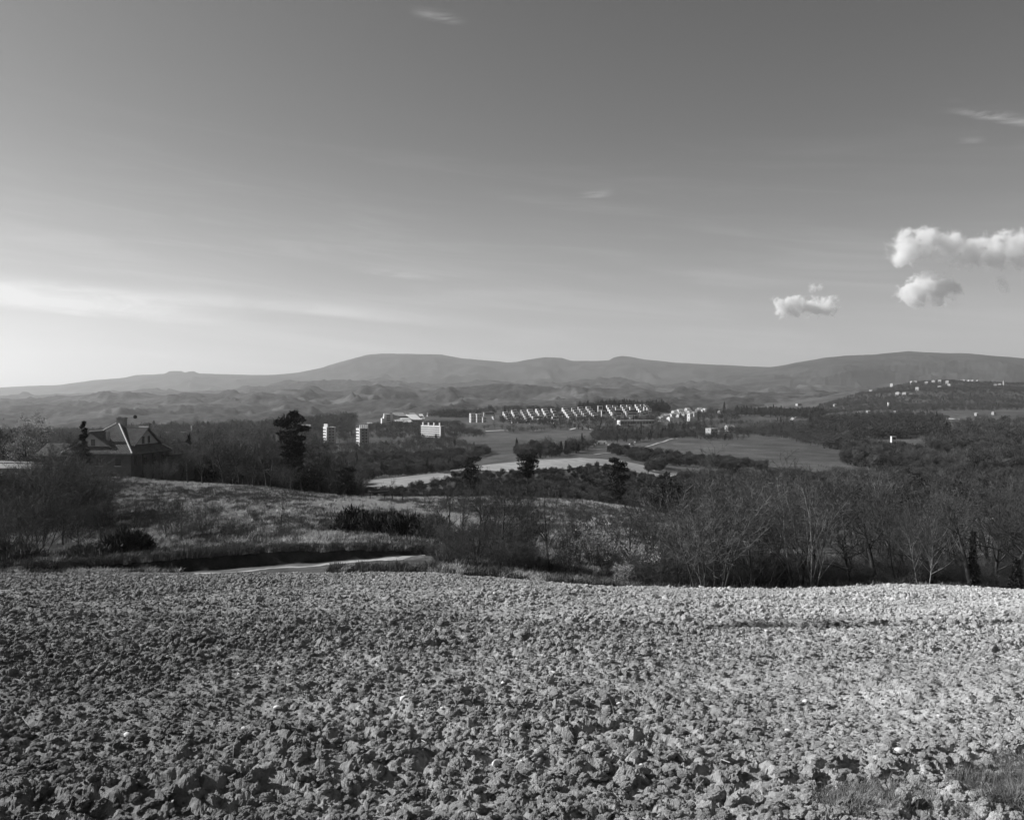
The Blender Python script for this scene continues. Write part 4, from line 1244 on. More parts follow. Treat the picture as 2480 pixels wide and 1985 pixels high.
class Tree:
    """a bare tree grown branch by branch: trunk and limbs in one mesh, fine twigs in another"""
    def __init__(s, seed):
        s.r = random.Random(seed)
        s.limb = MB(); s.twig = MB(); s.tips = []

    def branch(s, p, d, length, rad, level, spec, up):
        r = s.r
        n = 5 if level <= 1 else (4 if level == 2 else 3)
        pts = [p]; rads = [rad]
        step = length / (n - 1)
        q = p; dd = d.normalized()
        wob = spec['wob'] * (0.6 if level == 0 else 1.0)
        for k in range(1, n):
            dd = (dd + Vector((r.gauss(0, wob), r.gauss(0, wob), r.gauss(0, wob) + up * 0.10))).normalized()
            q = q + dd * step
            pts.append(q)
            rads.append(max(spec['rmin'], rad * (1 - 0.82 * k / (n - 1))))
        if level >= 3:                       # a flat sliver reads the same as a tube at this size
            side = dd.cross(Vector((r.gauss(0, 1), r.gauss(0, 1), r.gauss(0, 1)))).normalized()
            w = max(spec['rmin'], rad)
            i = len(s.twig.v)
            s.twig.v += [tuple(pts[0] + side * w), tuple(pts[0] - side * w), tuple(pts[1] + side * w * 0.7), tuple(pts[1] - side * w * 0.7), tuple(pts[2])]
            s.twig.f += [(i, i + 1, i + 3, i + 2), (i + 2, i + 3, i + 4)]
        else:
            (s.limb if level <= 1 else s.twig).tube(pts, rads, (7, 5, 3)[level], False)
        if level >= spec['levels']:
            s.tips.append(pts[-1]); return
        nk = spec['kids'][level]
        nk = max(1, int(round(nk * r.uniform(0.8, 1.2))))
        t0 = spec['t0'][level]
        for k in range(nk):
            t = t0 + (1 - t0) * (k + r.random()) / nk
            f = t * (n - 1); i = min(int(f), n - 2)
            bp = pts[i].lerp(pts[i + 1], f - i)
            par = (pts[i + 1] - pts[i]).normalized()
            ang = math.radians(r.uniform(*spec['ang'][level]))
            az = r.uniform(0, 2 * math.pi)
            a = par.orthogonal().normalized(); b = par.cross(a)
            nd = par * math.cos(ang) + (a * math.cos(az) + b * math.sin(az)) * math.sin(ang)
            ln = length * spec['len'][level] * (1.15 - 0.65 * t) * r.uniform(0.75, 1.25)
            rr = rads[i] * (1 - (f - i)) + rads[i + 1] * (f - i)
            s.branch(bp, nd, ln, max(spec['rmin'], rr * spec['rr'][level]), level + 1, spec, up)

    def grow(s, height, stems, spread, spec):
        r = s.r
        for k in range(stems):
            az = 2 * math.pi * (k + r.random() * 0.7) / stems
            lean = spread * r.uniform(0.5, 1.1) if stems > 1 else spread * r.uniform(0, 0.4)
            d = Vector((math.cos(az) * lean, math.sin(az) * lean, 1))
            off = Vector((math.cos(az), math.sin(az), 0)) * (0.16 * min(stems, 3) * (stems > 1))
            s.branch(off + Vector((0, 0, -0.15)), d, height * spec['trunk'] * r.uniform(0.8, 1.05), height * spec['rad'] * (1.0 if stems == 1 else 0.55), 0, spec, spec['up'])
        return s

    def meshes(s, name, bark, twig):
        return s.limb.mesh("trunk", bark, True), s.twig.mesh("crown", twig)


SP_TREE = dict(levels=4, kids=(13, 7, 6, 4), t0=(0.28, 0.2, 0.15, 0.1), ang=((30, 65), (25, 60), (20, 60), (20, 65)), len=(0.62, 0.58, 0.55, 0.6), rr=(0.6, 0.6, 0.65, 0.8), rmin=0.006, rad=0.017, trunk=0.80, wob=0.10, up=0.9)
SP_SHRUB = dict(levels=4, kids=(7, 6, 5, 4), t0=(0.12, 0.15, 0.1, 0.1), ang=((15, 50), (20, 55), (20, 60), (20, 65)), len=(0.66, 0.58, 0.55, 0.6), rr=(0.6, 0.6, 0.65, 0.8), rmin=0.006, rad=0.014, trunk=0.85, wob=0.09, up=0.8)
SP_OAK = dict(levels=4, kids=(10, 8, 6, 4), t0=(0.35, 0.25, 0.15, 0.1), ang=((45, 80), (30, 70), (25, 65), (20, 70)), len=(0.72, 0.6, 0.55, 0.55), rr=(0.62, 0.6, 0.65, 0.8), rmin=0.007, rad=0.026, trunk=0.72, wob=0.17, up=0.5)
SP_SAP = dict(levels=3, kids=(9, 5, 4), t0=(0.35, 0.2, 0.1), ang=((25, 55), (25, 60), (25, 60)), len=(0.45, 0.5, 0.6), rr=(0.5, 0.6, 0.7), rmin=0.007, rad=0.014, trunk=0.9, wob=0.08, up=0.8)

KIND = {}


def kind(key, seed, height, stems, spread, spec, bark=M_BARK, twig=M_TWIG):
    KIND[key] = (Tree(seed).grow(height, stems, spread, spec), height, bark, twig)
    KIND[key] = KIND[key][0].meshes(key, bark, twig) + (height, KIND[key][0].tips)


for k in range(4): kind(f"tree{k}", 11 + k, 6.0, 1, 0.15, SP_TREE, M_BARK, M_TWIGP if k == 2 else M_TWIG)
for k in range(4): kind(f"shrub{k}", 31 + k, 5.0, (5, 7, 6, 4)[k], 0.42, SP_SHRUB, M_BARK, M_TWIGP if k == 1 else M_TWIG)
for k in range(2): kind(f"oak{k}", 51 + k, 6.0, 1, 0.12, SP_OAK)
kind("pale0", 61, 5.0, 5, 0.30, SP_SHRUB, M_BARKP, M_TWIGP)
kind("pale1", 62, 5.5, 3, 0.22, SP_TREE, M_BARKP, M_TWIG)
for k in range(3): kind(f"sap{k}", 71 + k, 2.6, 1, 0.10, SP_SAP)


def plant(key, name, label, cat, p, height, rz, group=None, wide=1.0):
    tr, cr, h0, tips = KIND[key]
    s = height / h0
    t = thing(name, label, cat, p, rz, group)
    a = put("trunk", tr, t); b = put("crown", cr, t)
    a.scale = b.scale = (s * wide, s * wide, s)
    return t


def leaf_cloud(n, size, rng, pos, spreadn=None):
    """n small leaf-shaped quads at pos (n,3)"""
    d1 = rng.normal(size=(n, 3)); d1 /= np.linalg.norm(d1, axis=1)[:, None]
    d2 = np.cross(d1, rng.normal(size=(n, 3))); d2 /= np.linalg.norm(d2, axis=1)[:, None] + 1e-9
    s = size * rng.uniform(0.6, 1.4, n)[:, None]
    v = np.stack([pos - d1 * s, pos + d2 * s * 0.5, pos + d1 * s, pos - d2 * s * 0.5], 1).reshape(-1, 3)
    f = np.arange(4 * n).reshape(n, 4)
    return v, f


def ivy_column(h, r, seed, n=2600):
    rng = np.random.default_rng(seed)
    z = h * rng.random(n) ** 0.9; a = rng.uniform(0, 6.283, n)
    rad = r * (1.2 - 0.8 * z / h) * (0.55 + 1.6 * np.abs(vnoise(z * 1.6 + seed, np.cos(a) * 1.2, seed)) + 0.3 * np.abs(np.sin(2.1 * z + a))) * rng.uniform(0.5, 1.3, n)
    pos = np.stack([rad * np.cos(a), rad * np.sin(a), z], -1)
    v, f = leaf_cloud(n, 0.085, rng, pos)
    return fast_mesh("ivy", v, f, M_IVY, False)


def bush_mesh(w, d, h, seed, n, mat, size, blades=True):
    """dense dome of upright sprays"""
    rng = np.random.default_rng(seed)
    u = rng.normal(size=(n, 3)); u /= np.linalg.norm(u, axis=1)[:, None]; u[:, 2] = np.abs(u[:, 2])
    rr = rng.uniform(0.15, 1.0, n) ** 0.45
    lump = 1 + 0.30 * vnoise(u[:, 0] * 2.2 + seed, u[:, 1] * 2.2 + u[:, 2] * 2, seed) * 2 + 0.12 * rng.normal(size=n)
    pos = u * (rr * lump)[:, None] * np.array([w / 2, d / 2, h])
    dirn = u * np.array([0.5, 0.5, 1]) + np.array([0, 0, 0.7]) + rng.normal(0, 0.35, (n, 3))
    dirn /= np.linalg.norm(dirn, axis=1)[:, None]
    side = np.cross(dirn, rng.normal(size=(n, 3))); side /= np.linalg.norm(side, axis=1)[:, None] + 1e-9
    s = size * rng.uniform(0.5, 1.5, n)[:, None]
    v = np.stack([pos - side * s * 0.13, pos + side * s * 0.13, pos + dirn * s], 1).reshape(-1, 3)
    v[:, 2] = np.maximum(v[:, 2], -0.1)
    return fast_mesh("foliage", v, np.arange(3 * n).reshape(n, 3), mat, False)


def pine_meshes(seed, h, w, n=5200, first=0.25, tops=12, spiky=0.0):
    """evergreen: trunk, limbs, and pads of needles"""
    r = random.Random(seed); rng = np.random.default_rng(seed)
    mb = MB()
    mb.tube([(0, 0, -0.3), (0.05 * r.uniform(-1, 1), 0.05, h * 0.5), (0.15 * r.uniform(-1, 1), 0, h * 0.96)], [h * 0.022, h * 0.015, h * 0.004], 7)
    pads = []
    for k in range(tops * 3):
        t = first + (1 - first) * ((k + r.random()) / (tops * 3))
        z = h * t
        prof = math.sin(math.pi * min(1, 0.25 + 0.75 * (1 - t) / (1 - first))) ** 0.7 if spiky == 0 else (1 - t) / (1 - first)
        L = w / 2 * max(0.18, prof) * r.uniform(0.55, 1.12)
        a = r.uniform(0, 6.283)
        e = (L * math.cos(a), L * math.sin(a), z + L * r.uniform(0.0, 0.35) * (1 if spiky == 0 else -0.5))
        mb.tube([(0, 0, z - 0.1 * L), ((e[0]) * 0.5, e[1] * 0.5, (z + e[2]) / 2 - 0.05 * L), e], [h * 0.006, h * 0.004, h * 0.002], 4)
        pads.append((e, 0.28 * w * r.uniform(0.5, 1.0) * (0.6 + 0.4 * prof) * (1 if spiky == 0 else 0.12 + 0.6 * prof)))
        pads.append(((e[0] * 0.55, e[1] * 0.55, z + (e[2] - z) * 0.6), 0.24 * w * r.uniform(0.5, 1.0) * (1 if spiky == 0 else 0.12 + 0.6 * prof)))
    per = n // len(pads)
    vs = []
    for (c, rad) in pads:
        u = rng.normal(size=(per, 3)); u /= np.linalg.norm(u, axis=1)[:, None]
        pos = np.array(c) + u * (rad * rng.random(per)[:, None] ** 0.4) * np.array([1, 1, 0.55])
        dirn = u * np.array([1, 1, 0.6]) + np.array([0, 0, 0.5]) + rng.normal(0, 0.4, (per, 3)); dirn /= np.linalg.norm(dirn, axis=1)[:, None]
        side = np.cross(dirn, rng.normal(size=(per, 3))); side /= np.linalg.norm(side, axis=1)[:, None] + 1e-9
        s = h * 0.032 * rng.uniform(0.6, 1.5, per)[:, None]
        vs.append(np.stack([pos - side * s * 0.28, pos + side * s * 0.28, pos + dirn * s], 1).reshape(-1, 3))
    v = np.concatenate(vs)
    return mb.mesh("trunk", M_BARK, True), fast_mesh("crown", v, np.arange(len(v)).reshape(-1, 3), M_NEEDLE, False)


def conifer(x, ybase, Y, ytop, wpx, label, seed, first=0.2, spiky=0.0, n=5200, name="pine_tree", cat="pine tree", group=None):
    p = at(x, Y)
    h = zrow(ytop, Y) - p[2]
    tr, cr = pine_meshes(seed, h, wpx * Y / FPX, n, first, 12, spiky)
    t = thing(name, label, cat, p, 0.0, group)
    put("trunk", tr, t); put("crown", cr, t)
    return t


# ---- the tall evergreens
conifer(706, 0, 152, 1007, 62, "tall dark pine, the biggest, beside the bare oak above the meadow", 101, 0.16, n=9000)
conifer(203, 0, 138, 1022, 52, "small dark spruce against the villa's roof", 102, 0.1, 1.0, 4200, "spruce_tree", "spruce tree")
conifer(1141, 0, 178, 1112, 48, "dark round-headed pine in front of the pale field's broad end", 103, 0.3)
conifer(1277, 0, 176, 1103, 44, "dark flat-topped pine standing against the middle of the pale field", 104, 0.55)
conifer(1496, 0, 174, 1112, 42, "tall dark pine whose head stands out against the pale field", 105, 0.2, n=6500)
conifer(1612, 0, 172, 1150, 38, "dark ragged pine at the pale field's narrow tip", 106, 0.25)
conifer(1580, 0, 170, 1168, 36, "lower dark pine half hidden behind bare twigs near the pale field's tip", 107, 0.25)
conifer(2062, 0, 92, 1182, 62, "black-green evergreen standing within the bare thicket", 108, 0.3, n=6000)
conifer(2030, 0, 96, 1192, 44, "smaller evergreen touching the black-green one in the thicket", 109, 0.3)
conifer(846, 0, 140, 1132, 30, "ivy-dark evergreen at the meadow's crest before the pale field", 110, 0.05, n=5000)
conifer(824, 0, 139, 1140, 26, "narrow dark evergreen beside the ivy-dark one at the meadow's crest", 111, 0.05)

# ---- bare trees along the field's far edge (named ones first)
def edge_tree(x, Y, ytop, key, label, wide=1.0, name="bare_tree", cat="tree", group="bare trees along the field's far edge", sc=1.0):
    p = at(x, Y)
    h = (zrow(ytop, Y) - p[2]) * sc
    return plant(key, name, label, cat, p, max(0.8, h), RNG.uniform(0, 6.28), group, wide)


NEAR = [
    (1085, 66, 1160, "tree0", "slim bare tree at the near end of the thicket, beside the dark hedge", 0.9),
    (1118, 60, 1165, "tree2", "slim leaning bare tree beside the hedge, second from the thicket's near end", 0.8),
    (1160, 58, 1150, "tree1", "tall bare tree with dark limbs in front of the meadow's crest", 0.9),
    (1215, 54, 1148, "tree3", "tallest bare tree of the thicket's thin end, trunk forked", 1.0),
    (1190, 62, 1168, "shrub3", "many-stemmed bare tree behind the forked one", 0.8),
    (1265, 55, 1175, "shrub0", "many-stemmed bare tree above dark brambles", 0.85),
    (1330, 53, 1165, "tree0", "bare tree with upright twigs behind the blossoming shrub", 0.9),
    (1385, 58, 1185, "shrub1", "wide bare shrub tree behind the blossoming shrubs", 0.8),
    (1560, 52, 1195, "tree1", "slender bare tree just past the blossoming shrubs", 0.8),
    (1640, 50, 1160, "shrub2", "broad many-stemmed bare tree, near edge of the big clump", 1.1),
    (1720, 45, 1158, "shrub1", "broadest many-stemmed bare tree, in the middle of the big clump", 1.25),
    (1775, 50, 1155, "oak1", "bare tree with crooked limbs behind the broadest clump", 1.0),
    (1830, 48, 1170, "shrub0", "bare clump with dense upright twigs in front of the wood", 1.1),
    (1948, 49, 1178, "pale0", "pale-barked many-stemmed tree with fanned branches", 1.0),
    (1985, 53, 1190, "tree3", "bare tree right behind the pale-barked fan", 1.0),
    (2060, 50, 1215, "oak0", "low crooked bare tree in front of the evergreen", 1.0),
    (2130, 54, 1170, "oak1", "spreading bare tree past the evergreen, crown open", 1.1),
    (2200, 50, 1190, "shrub3", "bare many-stemmed tree with a low dense crown", 1.1),
    (2236, 47, 1240, "pale1", "three thin white stems standing at the field's edge", 0.8),
    (2290, 54, 1160, "tree2", "tall bare tree behind the white stems", 1.1),
    (2462, 46, 1128, "oak0", "big bare tree with crooked limbs and a dark ivied foot", 1.0),
    (2540, 50, 1140, "oak1", "big bare tree next to the crooked ivied one", 1.0),
    (2410, 52, 1150, "tree1", "tall bare tree between the two ivied trunks", 1.0),
]
for x, Y, yt, key, lb, wd in NEAR:
    edge_tree(x, Y, yt, key, lb, wd)
t = edge_tree(2356, 47, 1150, "oak1", "bare tree whose whole trunk is wrapped in dark ivy", 0.95)
put("ivy", ivy_column(3.2, 0.19, 5, 1500), t)
p = at(2462, 46)
iv = [o for o in COL.objects if o.get('label', '').startswith("big bare tree with crooked limbs")][0]
put("ivy", ivy_column(1.7, 0.24, 6, 900), iv)

# landmarks that tell where in the thicket a look-alike stands
MARKS = [(1085, "slim tree beside the hedge"), (1215, "tallest forked bare tree"), (1335, "upright-twigged tree"), (1450, "fullest blossoming shrub"), (1580, "slender tree past the blossom"), (1720, "broadest many-stemmed tree"), (1830, "dense upright clump"), (1948, "pale-barked fan of branches"), (2062, "black-green evergreen"), (2140, "spreading open-crowned tree"), (2236, "three white stems"), (2356, "ivy-wrapped tree"), (2480, "crooked tree with the ivied foot")]
VMARKS = [(430, "villa's lower wing"), (545, "broad tree beyond the lawn"), (640, "big bare oak"), (706, "tall dark pine"), (780, "first tower"), (850, "ivy-dark evergreen")]


def near_mark(x, marks):
    return min(marks, key=lambda a: abs(a[0] - x))[1]


# the rest of the thicket: behind and between
rng = np.random.default_rng(5)
k = 0
while k < 62:
    x = rng.uniform(1010, 2600); Y = rng.uniform(49, 96)
    if x < 1450 and rng.random() < 0.75: continue
    if 1300 < x < 1640 and Y > 60: continue
    if x < 1650 and Y > 75: continue
    yt = rng.normal(1202 if x > 1640 else 1235, 42) - (Y - 50) * 0.35
    key = ["tree0", "tree1", "tree2", "tree3", "shrub0", "shrub1", "shrub2", "shrub3", "oak0", "oak1"][rng.integers(0, 10)]
    edge_tree(x, Y, max(1118, yt), key, f"grey bare tree in the tangle around the {near_mark(x, MARKS)}", rng.uniform(0.85, 1.2), group=f"tangled bare trees around the {near_mark(x, MARKS)}")
    k += 1
# low brambles and shrubs at the trees' feet
for k in range(170):
    x = rng.uniform(1040, 2560) if k < 40 else rng.uniform(1560, 2600); Y = rng.uniform(48.2, 62)
    if 1500 < x < 1540: continue
    p = at(x, Y)
    plant(f"shrub{k % 4}", "bramble_shrub", f"low leafless shrub at the foot of the {near_mark(x, MARKS)}", "shrub", p, rng.uniform(1.0, 2.3), rng.uniform(0, 6.28), f"leafless shrubs at the foot of the {near_mark(x, MARKS)}", rng.uniform(1.2, 1.7))

for k in range(34):
    x = rng.uniform(1075, 1370) if k < 22 else rng.uniform(1370, 1600); Y = rng.uniform(51, 59)
    p = at(x, Y)
    plant(f"shrub{k % 4}", "thicket_shrub", "dense dark shrub in the clump between the hedge and the blossoming shrubs" if k < 22 else "low dense shrub around the blossoming shrubs", "shrub", p, rng.uniform(1.0, 2.3) if k < 22 else rng.uniform(1.2, 2.2), rng.uniform(0, 6.28), "dense shrubs of the thicket's thin end" if k < 22 else "low shrubs around the blossom", rng.uniform(1.1, 1.5))

# blossoming shrubs
bl_rng = np.random.default_rng(15)
for i, (x, Y, yt, key, wd, lb, share, zr) in enumerate([
        (1450, 56, 1265, "shrub2", 1.0, "white-blossoming shrub, the fullest in flower, among bare trees", 0.5, (0.35, 1.0)),
        (1388, 53, 1300, "shrub0", 0.9, "shrub with sparse white blossom on one side, before the bare trees", 0.16, (0.2, 0.9)),
        (1545, 50, 1320, "shrub3", 1.1, "low shrub with a thin veil of white blossom beside the big clump", 0.22, (0.5, 1.0)),
        (1510, 48.5, 1360, "shrub1", 1.0, "small white-blossoming shrub right at the field's edge", 0.28, (0.2, 1.0))]):
    t = edge_tree(x, Y, yt, key, lb, wd, "blossoming_shrub", "shrub", "shrubs in white blossom")
    cr = t.children[1]
    tips = np.array([tuple(v) for v in KIND[key][3]])
    tips = tips[bl_rng.random(len(tips)) < share]
    zz = tips[:, 2] / tips[:, 2].max()
    tips = tips[(zz > zr[0]) & (zz < zr[1])]
    cl = fbm(tips[:, 0] * 1.1 + 3, tips[:, 2] * 1.1 + tips[:, 1], 9 + i, 2)
    tips = tips[cl > np.percentile(cl, 35)]
    pos = np.repeat(tips, 3, 0) + bl_rng.normal(0, 0.10, (len(tips) * 3, 3))
    v, f = leaf_cloud(len(pos), 0.042, bl_rng, pos)
    b = put("blossom", fast_mesh("blossom", v, f, M_BLOOM, False), t)
    b.scale = cr.scale

# ---- left thicket and the trees round the villa
LEFT = [
    (152, 66, 1180, "tree1", "dark-trunked bare tree rising from the left thicket's edge", 1.1), (190, 60, 1225, "tree0", "thin-trunked bare tree next to the dark-trunked one by the meadow", 0.9),
    (30, 62, 1175, "shrub1", "broad bare clump under the curved parapet, outermost", 1.2), (95, 64, 1160, "shrub2", "broad bare clump under the parapet's tip", 1.2),
    (150, 82, 1090, "tree2", "tall bare tree before the villa's flank", 1.2), (120, 88, 1075, "oak0", "crooked bare tree between the parapet and the villa", 1.1),
    (215, 86, 1120, "shrub0", "bare clump in front of the villa's eaves", 1.3), (245, 92, 1135, "shrub3", "low bare clump on the villa's lawn edge", 1.3),
    (60, 80, 1140, "tree3", "bare tree standing right before the parapet's pillars", 1.1), (10, 84, 1135, "shrub0", "bare clump below the parapet at the picture's margin", 1.2),
    (185, 78, 1120, "shrub1", "dense bare clump beside the villa's spruce", 1.2), (-40, 66, 1150, "oak1", "wide bare tree at the very margin of the left thicket", 1.2),
    (130, 78, 1078, "tree2", "pale-twigged bare tree reaching up before the villa's outer wing", 1.1), (172, 84, 1088, "shrub1", "pale many-stemmed tree rising before the spruce", 1.0), (206, 80, 1108, "tree2", "pale-twigged tree in front of the villa's front dormer", 1.0), (98, 84, 1085, "shrub1", "pale many-stemmed tree just past the parapet's end", 1.0),
    (160, 118, 1048, "oak1", "dense bare tree hiding the villa's outer wing", 1.2), (182, 122, 1060, "tree0", "upright bare tree between the villa's wing and its spruce", 1.2), (135, 110, 1062, "tree1", "bare tree between the budding tree and the villa's wing", 1.2),
    (250, 74, 1200, "tree2", "half-height bare tree where the thicket thins to meadow", 0.9),
]
for x, Y, yt, key, lb, wd in LEFT:
    edge_tree(x, Y, yt, key, lb, wd, group="bare trees of the left thicket")
for k in range(14):
    x = -80 + 15 * k
    edge_tree(x, 86.5, rng.uniform(1142, 1158), f"shrub{k % 4}", "dim bare shrub right before the curved parapet", 1.3, "thicket_shrub", "shrub", "bare shrubs right before the parapet")
for k in range(26):
    x = rng.uniform(-90, 250); Y = rng.uniform(57, 84)
    edge_tree(x, Y, 1255 - (Y - 57) * 3.0 + rng.uniform(-20, 25), f"shrub{k % 4}" if k % 3 else f"tree{k % 4}", "dim bare shrub filling the left thicket below the parapet", rng.uniform(1.0, 1.5), "thicket_shrub", "shrub", "bare shrubs filling the left thicket")
# pale budding tree and its dark neighbours behind the parapet
for i, (x, Y, yt, key, lb, nb, wd) in enumerate([(88, 112, 992, "oak1", "pale budding tree with a fuzzy bright crown behind the parapet", 1.0, 0.95), (8, 118, 990, "oak0", "dark fuzzy tree next to the pale budding one", 0.35, 1.0), (-70, 116, 985, "tree1", "dark tall tree at the margin past the budding one", 0.3, 1.3)]):
    t = edge_tree(x, Y, yt, key, lb, wd, group="fuzzy trees behind the parapet")
    tips = np.array([tuple(v) for v in KIND[key][3]])
    tips = tips[rng.random(len(tips)) < nb]
    pos = np.repeat(tips, 3, 0) + rng.normal(0, 0.10, (len(tips) * 3, 3))
    v, f = leaf_cloud(len(pos), 0.05, rng, pos)
    b = put("young_leaves", fast_mesh("young_leaves", v, f, M_BUD if i == 0 else M_WOODP, False), t)
    b.scale = t.children[1].scale
CREST = [
    (648, 150, 1020, "oak0", "big bare oak beside the tall dark pine", 1.15), (655, 147, 1060, "tree0", "second trunk close by the big bare oak", 0.9), (612, 156, 1040, "tree3", "bare tree behind the big oak, nearer the villa", 1.2),
    (455, 146, 1066, "tree1", "bare tree by the villa's lower wing, trunk in the lawn", 1.1), (490, 144, 1062, "tree2", "straight-trunked bare tree on the villa's lawn", 1.1), (545, 152, 1042, "oak1", "bare tree with a broad crown between the lawn and the oak", 1.1),
    (425, 165, 1060, "shrub0", "bare clump right behind the villa's wing", 1.2), (520, 170, 1035, "tree0", "tall bare tree behind the lawn trees", 1.2), (580, 168, 1030, "oak0", "tall bare tree seen left of the big oak's crown", 1.1),
    (690, 146, 1120, "shrub1", "low bare clump under the tall pine", 1.3), (735, 150, 1090, "oak1", "bare tree right beneath the pine's flank", 1.0), (770, 152, 1060, "tree1", "tall bare tree between the pine and the first tower", 1.1),
    (800, 148, 1085, "tree3", "bare tree in front of the first tower's foot", 1.0), (835, 143, 1075, "oak0", "bare tree wrapped by evergreens below the second tower", 0.8), (876, 138, 1130, "tree2", "small bare tree on the crest before the near pale field", 1.0),
    (950, 132, 1150, "oak1", "small bare tree standing before the middle of the near pale field", 1.0), (975, 126, 1165, "oak0", "low crooked bare tree on the crest beyond the hedge", 0.9), (1030, 122, 1168, "tree3", "small bare tree where the crest meets the thicket", 1.0),
    (1078, 118, 1160, "oak1", "twisted bare tree on the crest, branches arching", 0.9), (1095, 104, 1175, "tree0", "thin bare tree just below the crest near the twisted one", 0.9), (560, 147, 1120, "shrub3", "low bare clump along the lawn's far side", 1.3), (615, 146, 1130, "shrub2", "low bare clump at the oak's foot", 1.4), (405, 150, 1110, "shrub1", "bare clump at the villa's corner", 1.2), (360, 147, 1118, "shrub2", "bare clump before the villa's door", 0.9),
]
for x, Y, yt, key, lb, wd in CREST:
    edge_tree(x, Y, yt, key, lb, wd, group="bare trees along the meadow's crest")
# saplings on the meadow
SAPS = [(330, 62, 1213, "sap0", "lone sapling with a forked top on the meadow"), (355, 74, 1218, "sap1", "thin sapling behind the forked-top one"), (412, 68, 1195, "shrub0", "bushy sapling clump in the meadow's middle"), (440, 66, 1205, "sap2", "sapling growing out of the meadow's bushy clump"), (490, 72, 1218, "shrub2", "grey sapling clump beside the bushy one"), (465, 78, 1200, "sap0", "tall thin sapling behind the grey clump"),
        (552, 66, 1258, "shrub3", "small dark sapling clump out on the open meadow"), (680, 72, 1190, "sap1", "tall straight sapling on the open meadow, nearest the hedge"), (690, 66, 1268, "shrub1", "low grey clump at the foot of the straight sapling"), (700, 71, 1235, "sap2", "small twig sapling beside the straight one"), (245, 60, 1255, "sap2", "sapling at the thicket's edge near the round bush"), (425, 59, 1300, "shrub2", "low twiggy shrub above the bank"),
        (895, 84, 1232, "sap0", "short sapling stake behind the dark hedge"), (800, 92, 1218, "sap1", "tiny sapling by the hedge's near end"), (1040, 110, 1190, "sap2", "slender sapling in front of the crest trees")]
for x, Y, yt, key, lb in SAPS:
    edge_tree(x, Y, yt, key, lb, 1.0 if key.startswith("sap") else 0.8, "sapling", "sapling", "saplings on the meadow")

for k, (x, Y, h) in enumerate([(432, 67, 2.6), (452, 65, 1.8), (395, 69, 1.6), (500, 73, 2.4), (482, 71, 1.5), (556, 67, 1.3), (600, 64, 1.5), (585, 63, 1.1), (690, 67, 1.6), (705, 65, 1.2), (520, 82, 1.5), (380, 78, 1.6), (340, 72, 1.4), (275, 64, 1.8), (640, 70, 1.0)]):
    plant(f"shrub{k % 4}", "meadow_shrub", "low grey twiggy shrub out on the dry meadow", "shrub", at(x, Y), h, k * 1.1, "low grey shrubs on the meadow", 1.25)

# dark hedge bushes and the round bush
def bush(x, Y, wpx, ytop, label, seed, n=9000, mat=M_EVER, name="evergreen_bush", group="dark bushes on the meadow"):
    p = at(x, Y); w = wpx * Y / FPX; h = zrow(ytop, Y) - p[2]
    t = thing(name, label, "bush", p, 0.0, group)
    put("foliage", bush_mesh(w, w * 0.8, h, seed, n, mat, 0.30), t)
    st = MB()
    r = random.Random(seed)
    for k in range(7):
        a = r.uniform(0, 6.28)
        st.tube([(0.2 * math.cos(a), 0.2 * math.sin(a), -0.2), (w * 0.3 * math.cos(a), w * 0.25 * math.sin(a), h * 0.75)], [0.03, 0.012], 4)
    put("stems", st.mesh("stems", M_BARK), t)


bush(858, 72, 112, 1244, "dark evergreen bush at the hedge's end towards the open meadow", 201, 11000)
bush(925, 70, 110, 1250, "dark evergreen bush, second from the hedge's open end", 202, 11000)
bush(985, 68, 100, 1252, "dark evergreen bush, third along the hedge", 203, 11000)
bush(1048, 66, 100, 1262, "dark evergreen bush at the hedge's end beside the thicket", 204, 9000)
bush(310, 57.5, 104, 1290, "dense dark rounded bush alone above the bank", 205, 12000)
bush(30, 56, 150, 1322, "low dark bramble mound at the bank's left end", 206, 7000, M_DEADW, "bramble_mound", "bramble mounds on the bank")
bush(215, 56, 110, 1330, "low dark bramble mound between the thin-trunked tree and the round bush", 207, 6000, M_DEADW, "bramble_mound", "bramble mounds on the bank")

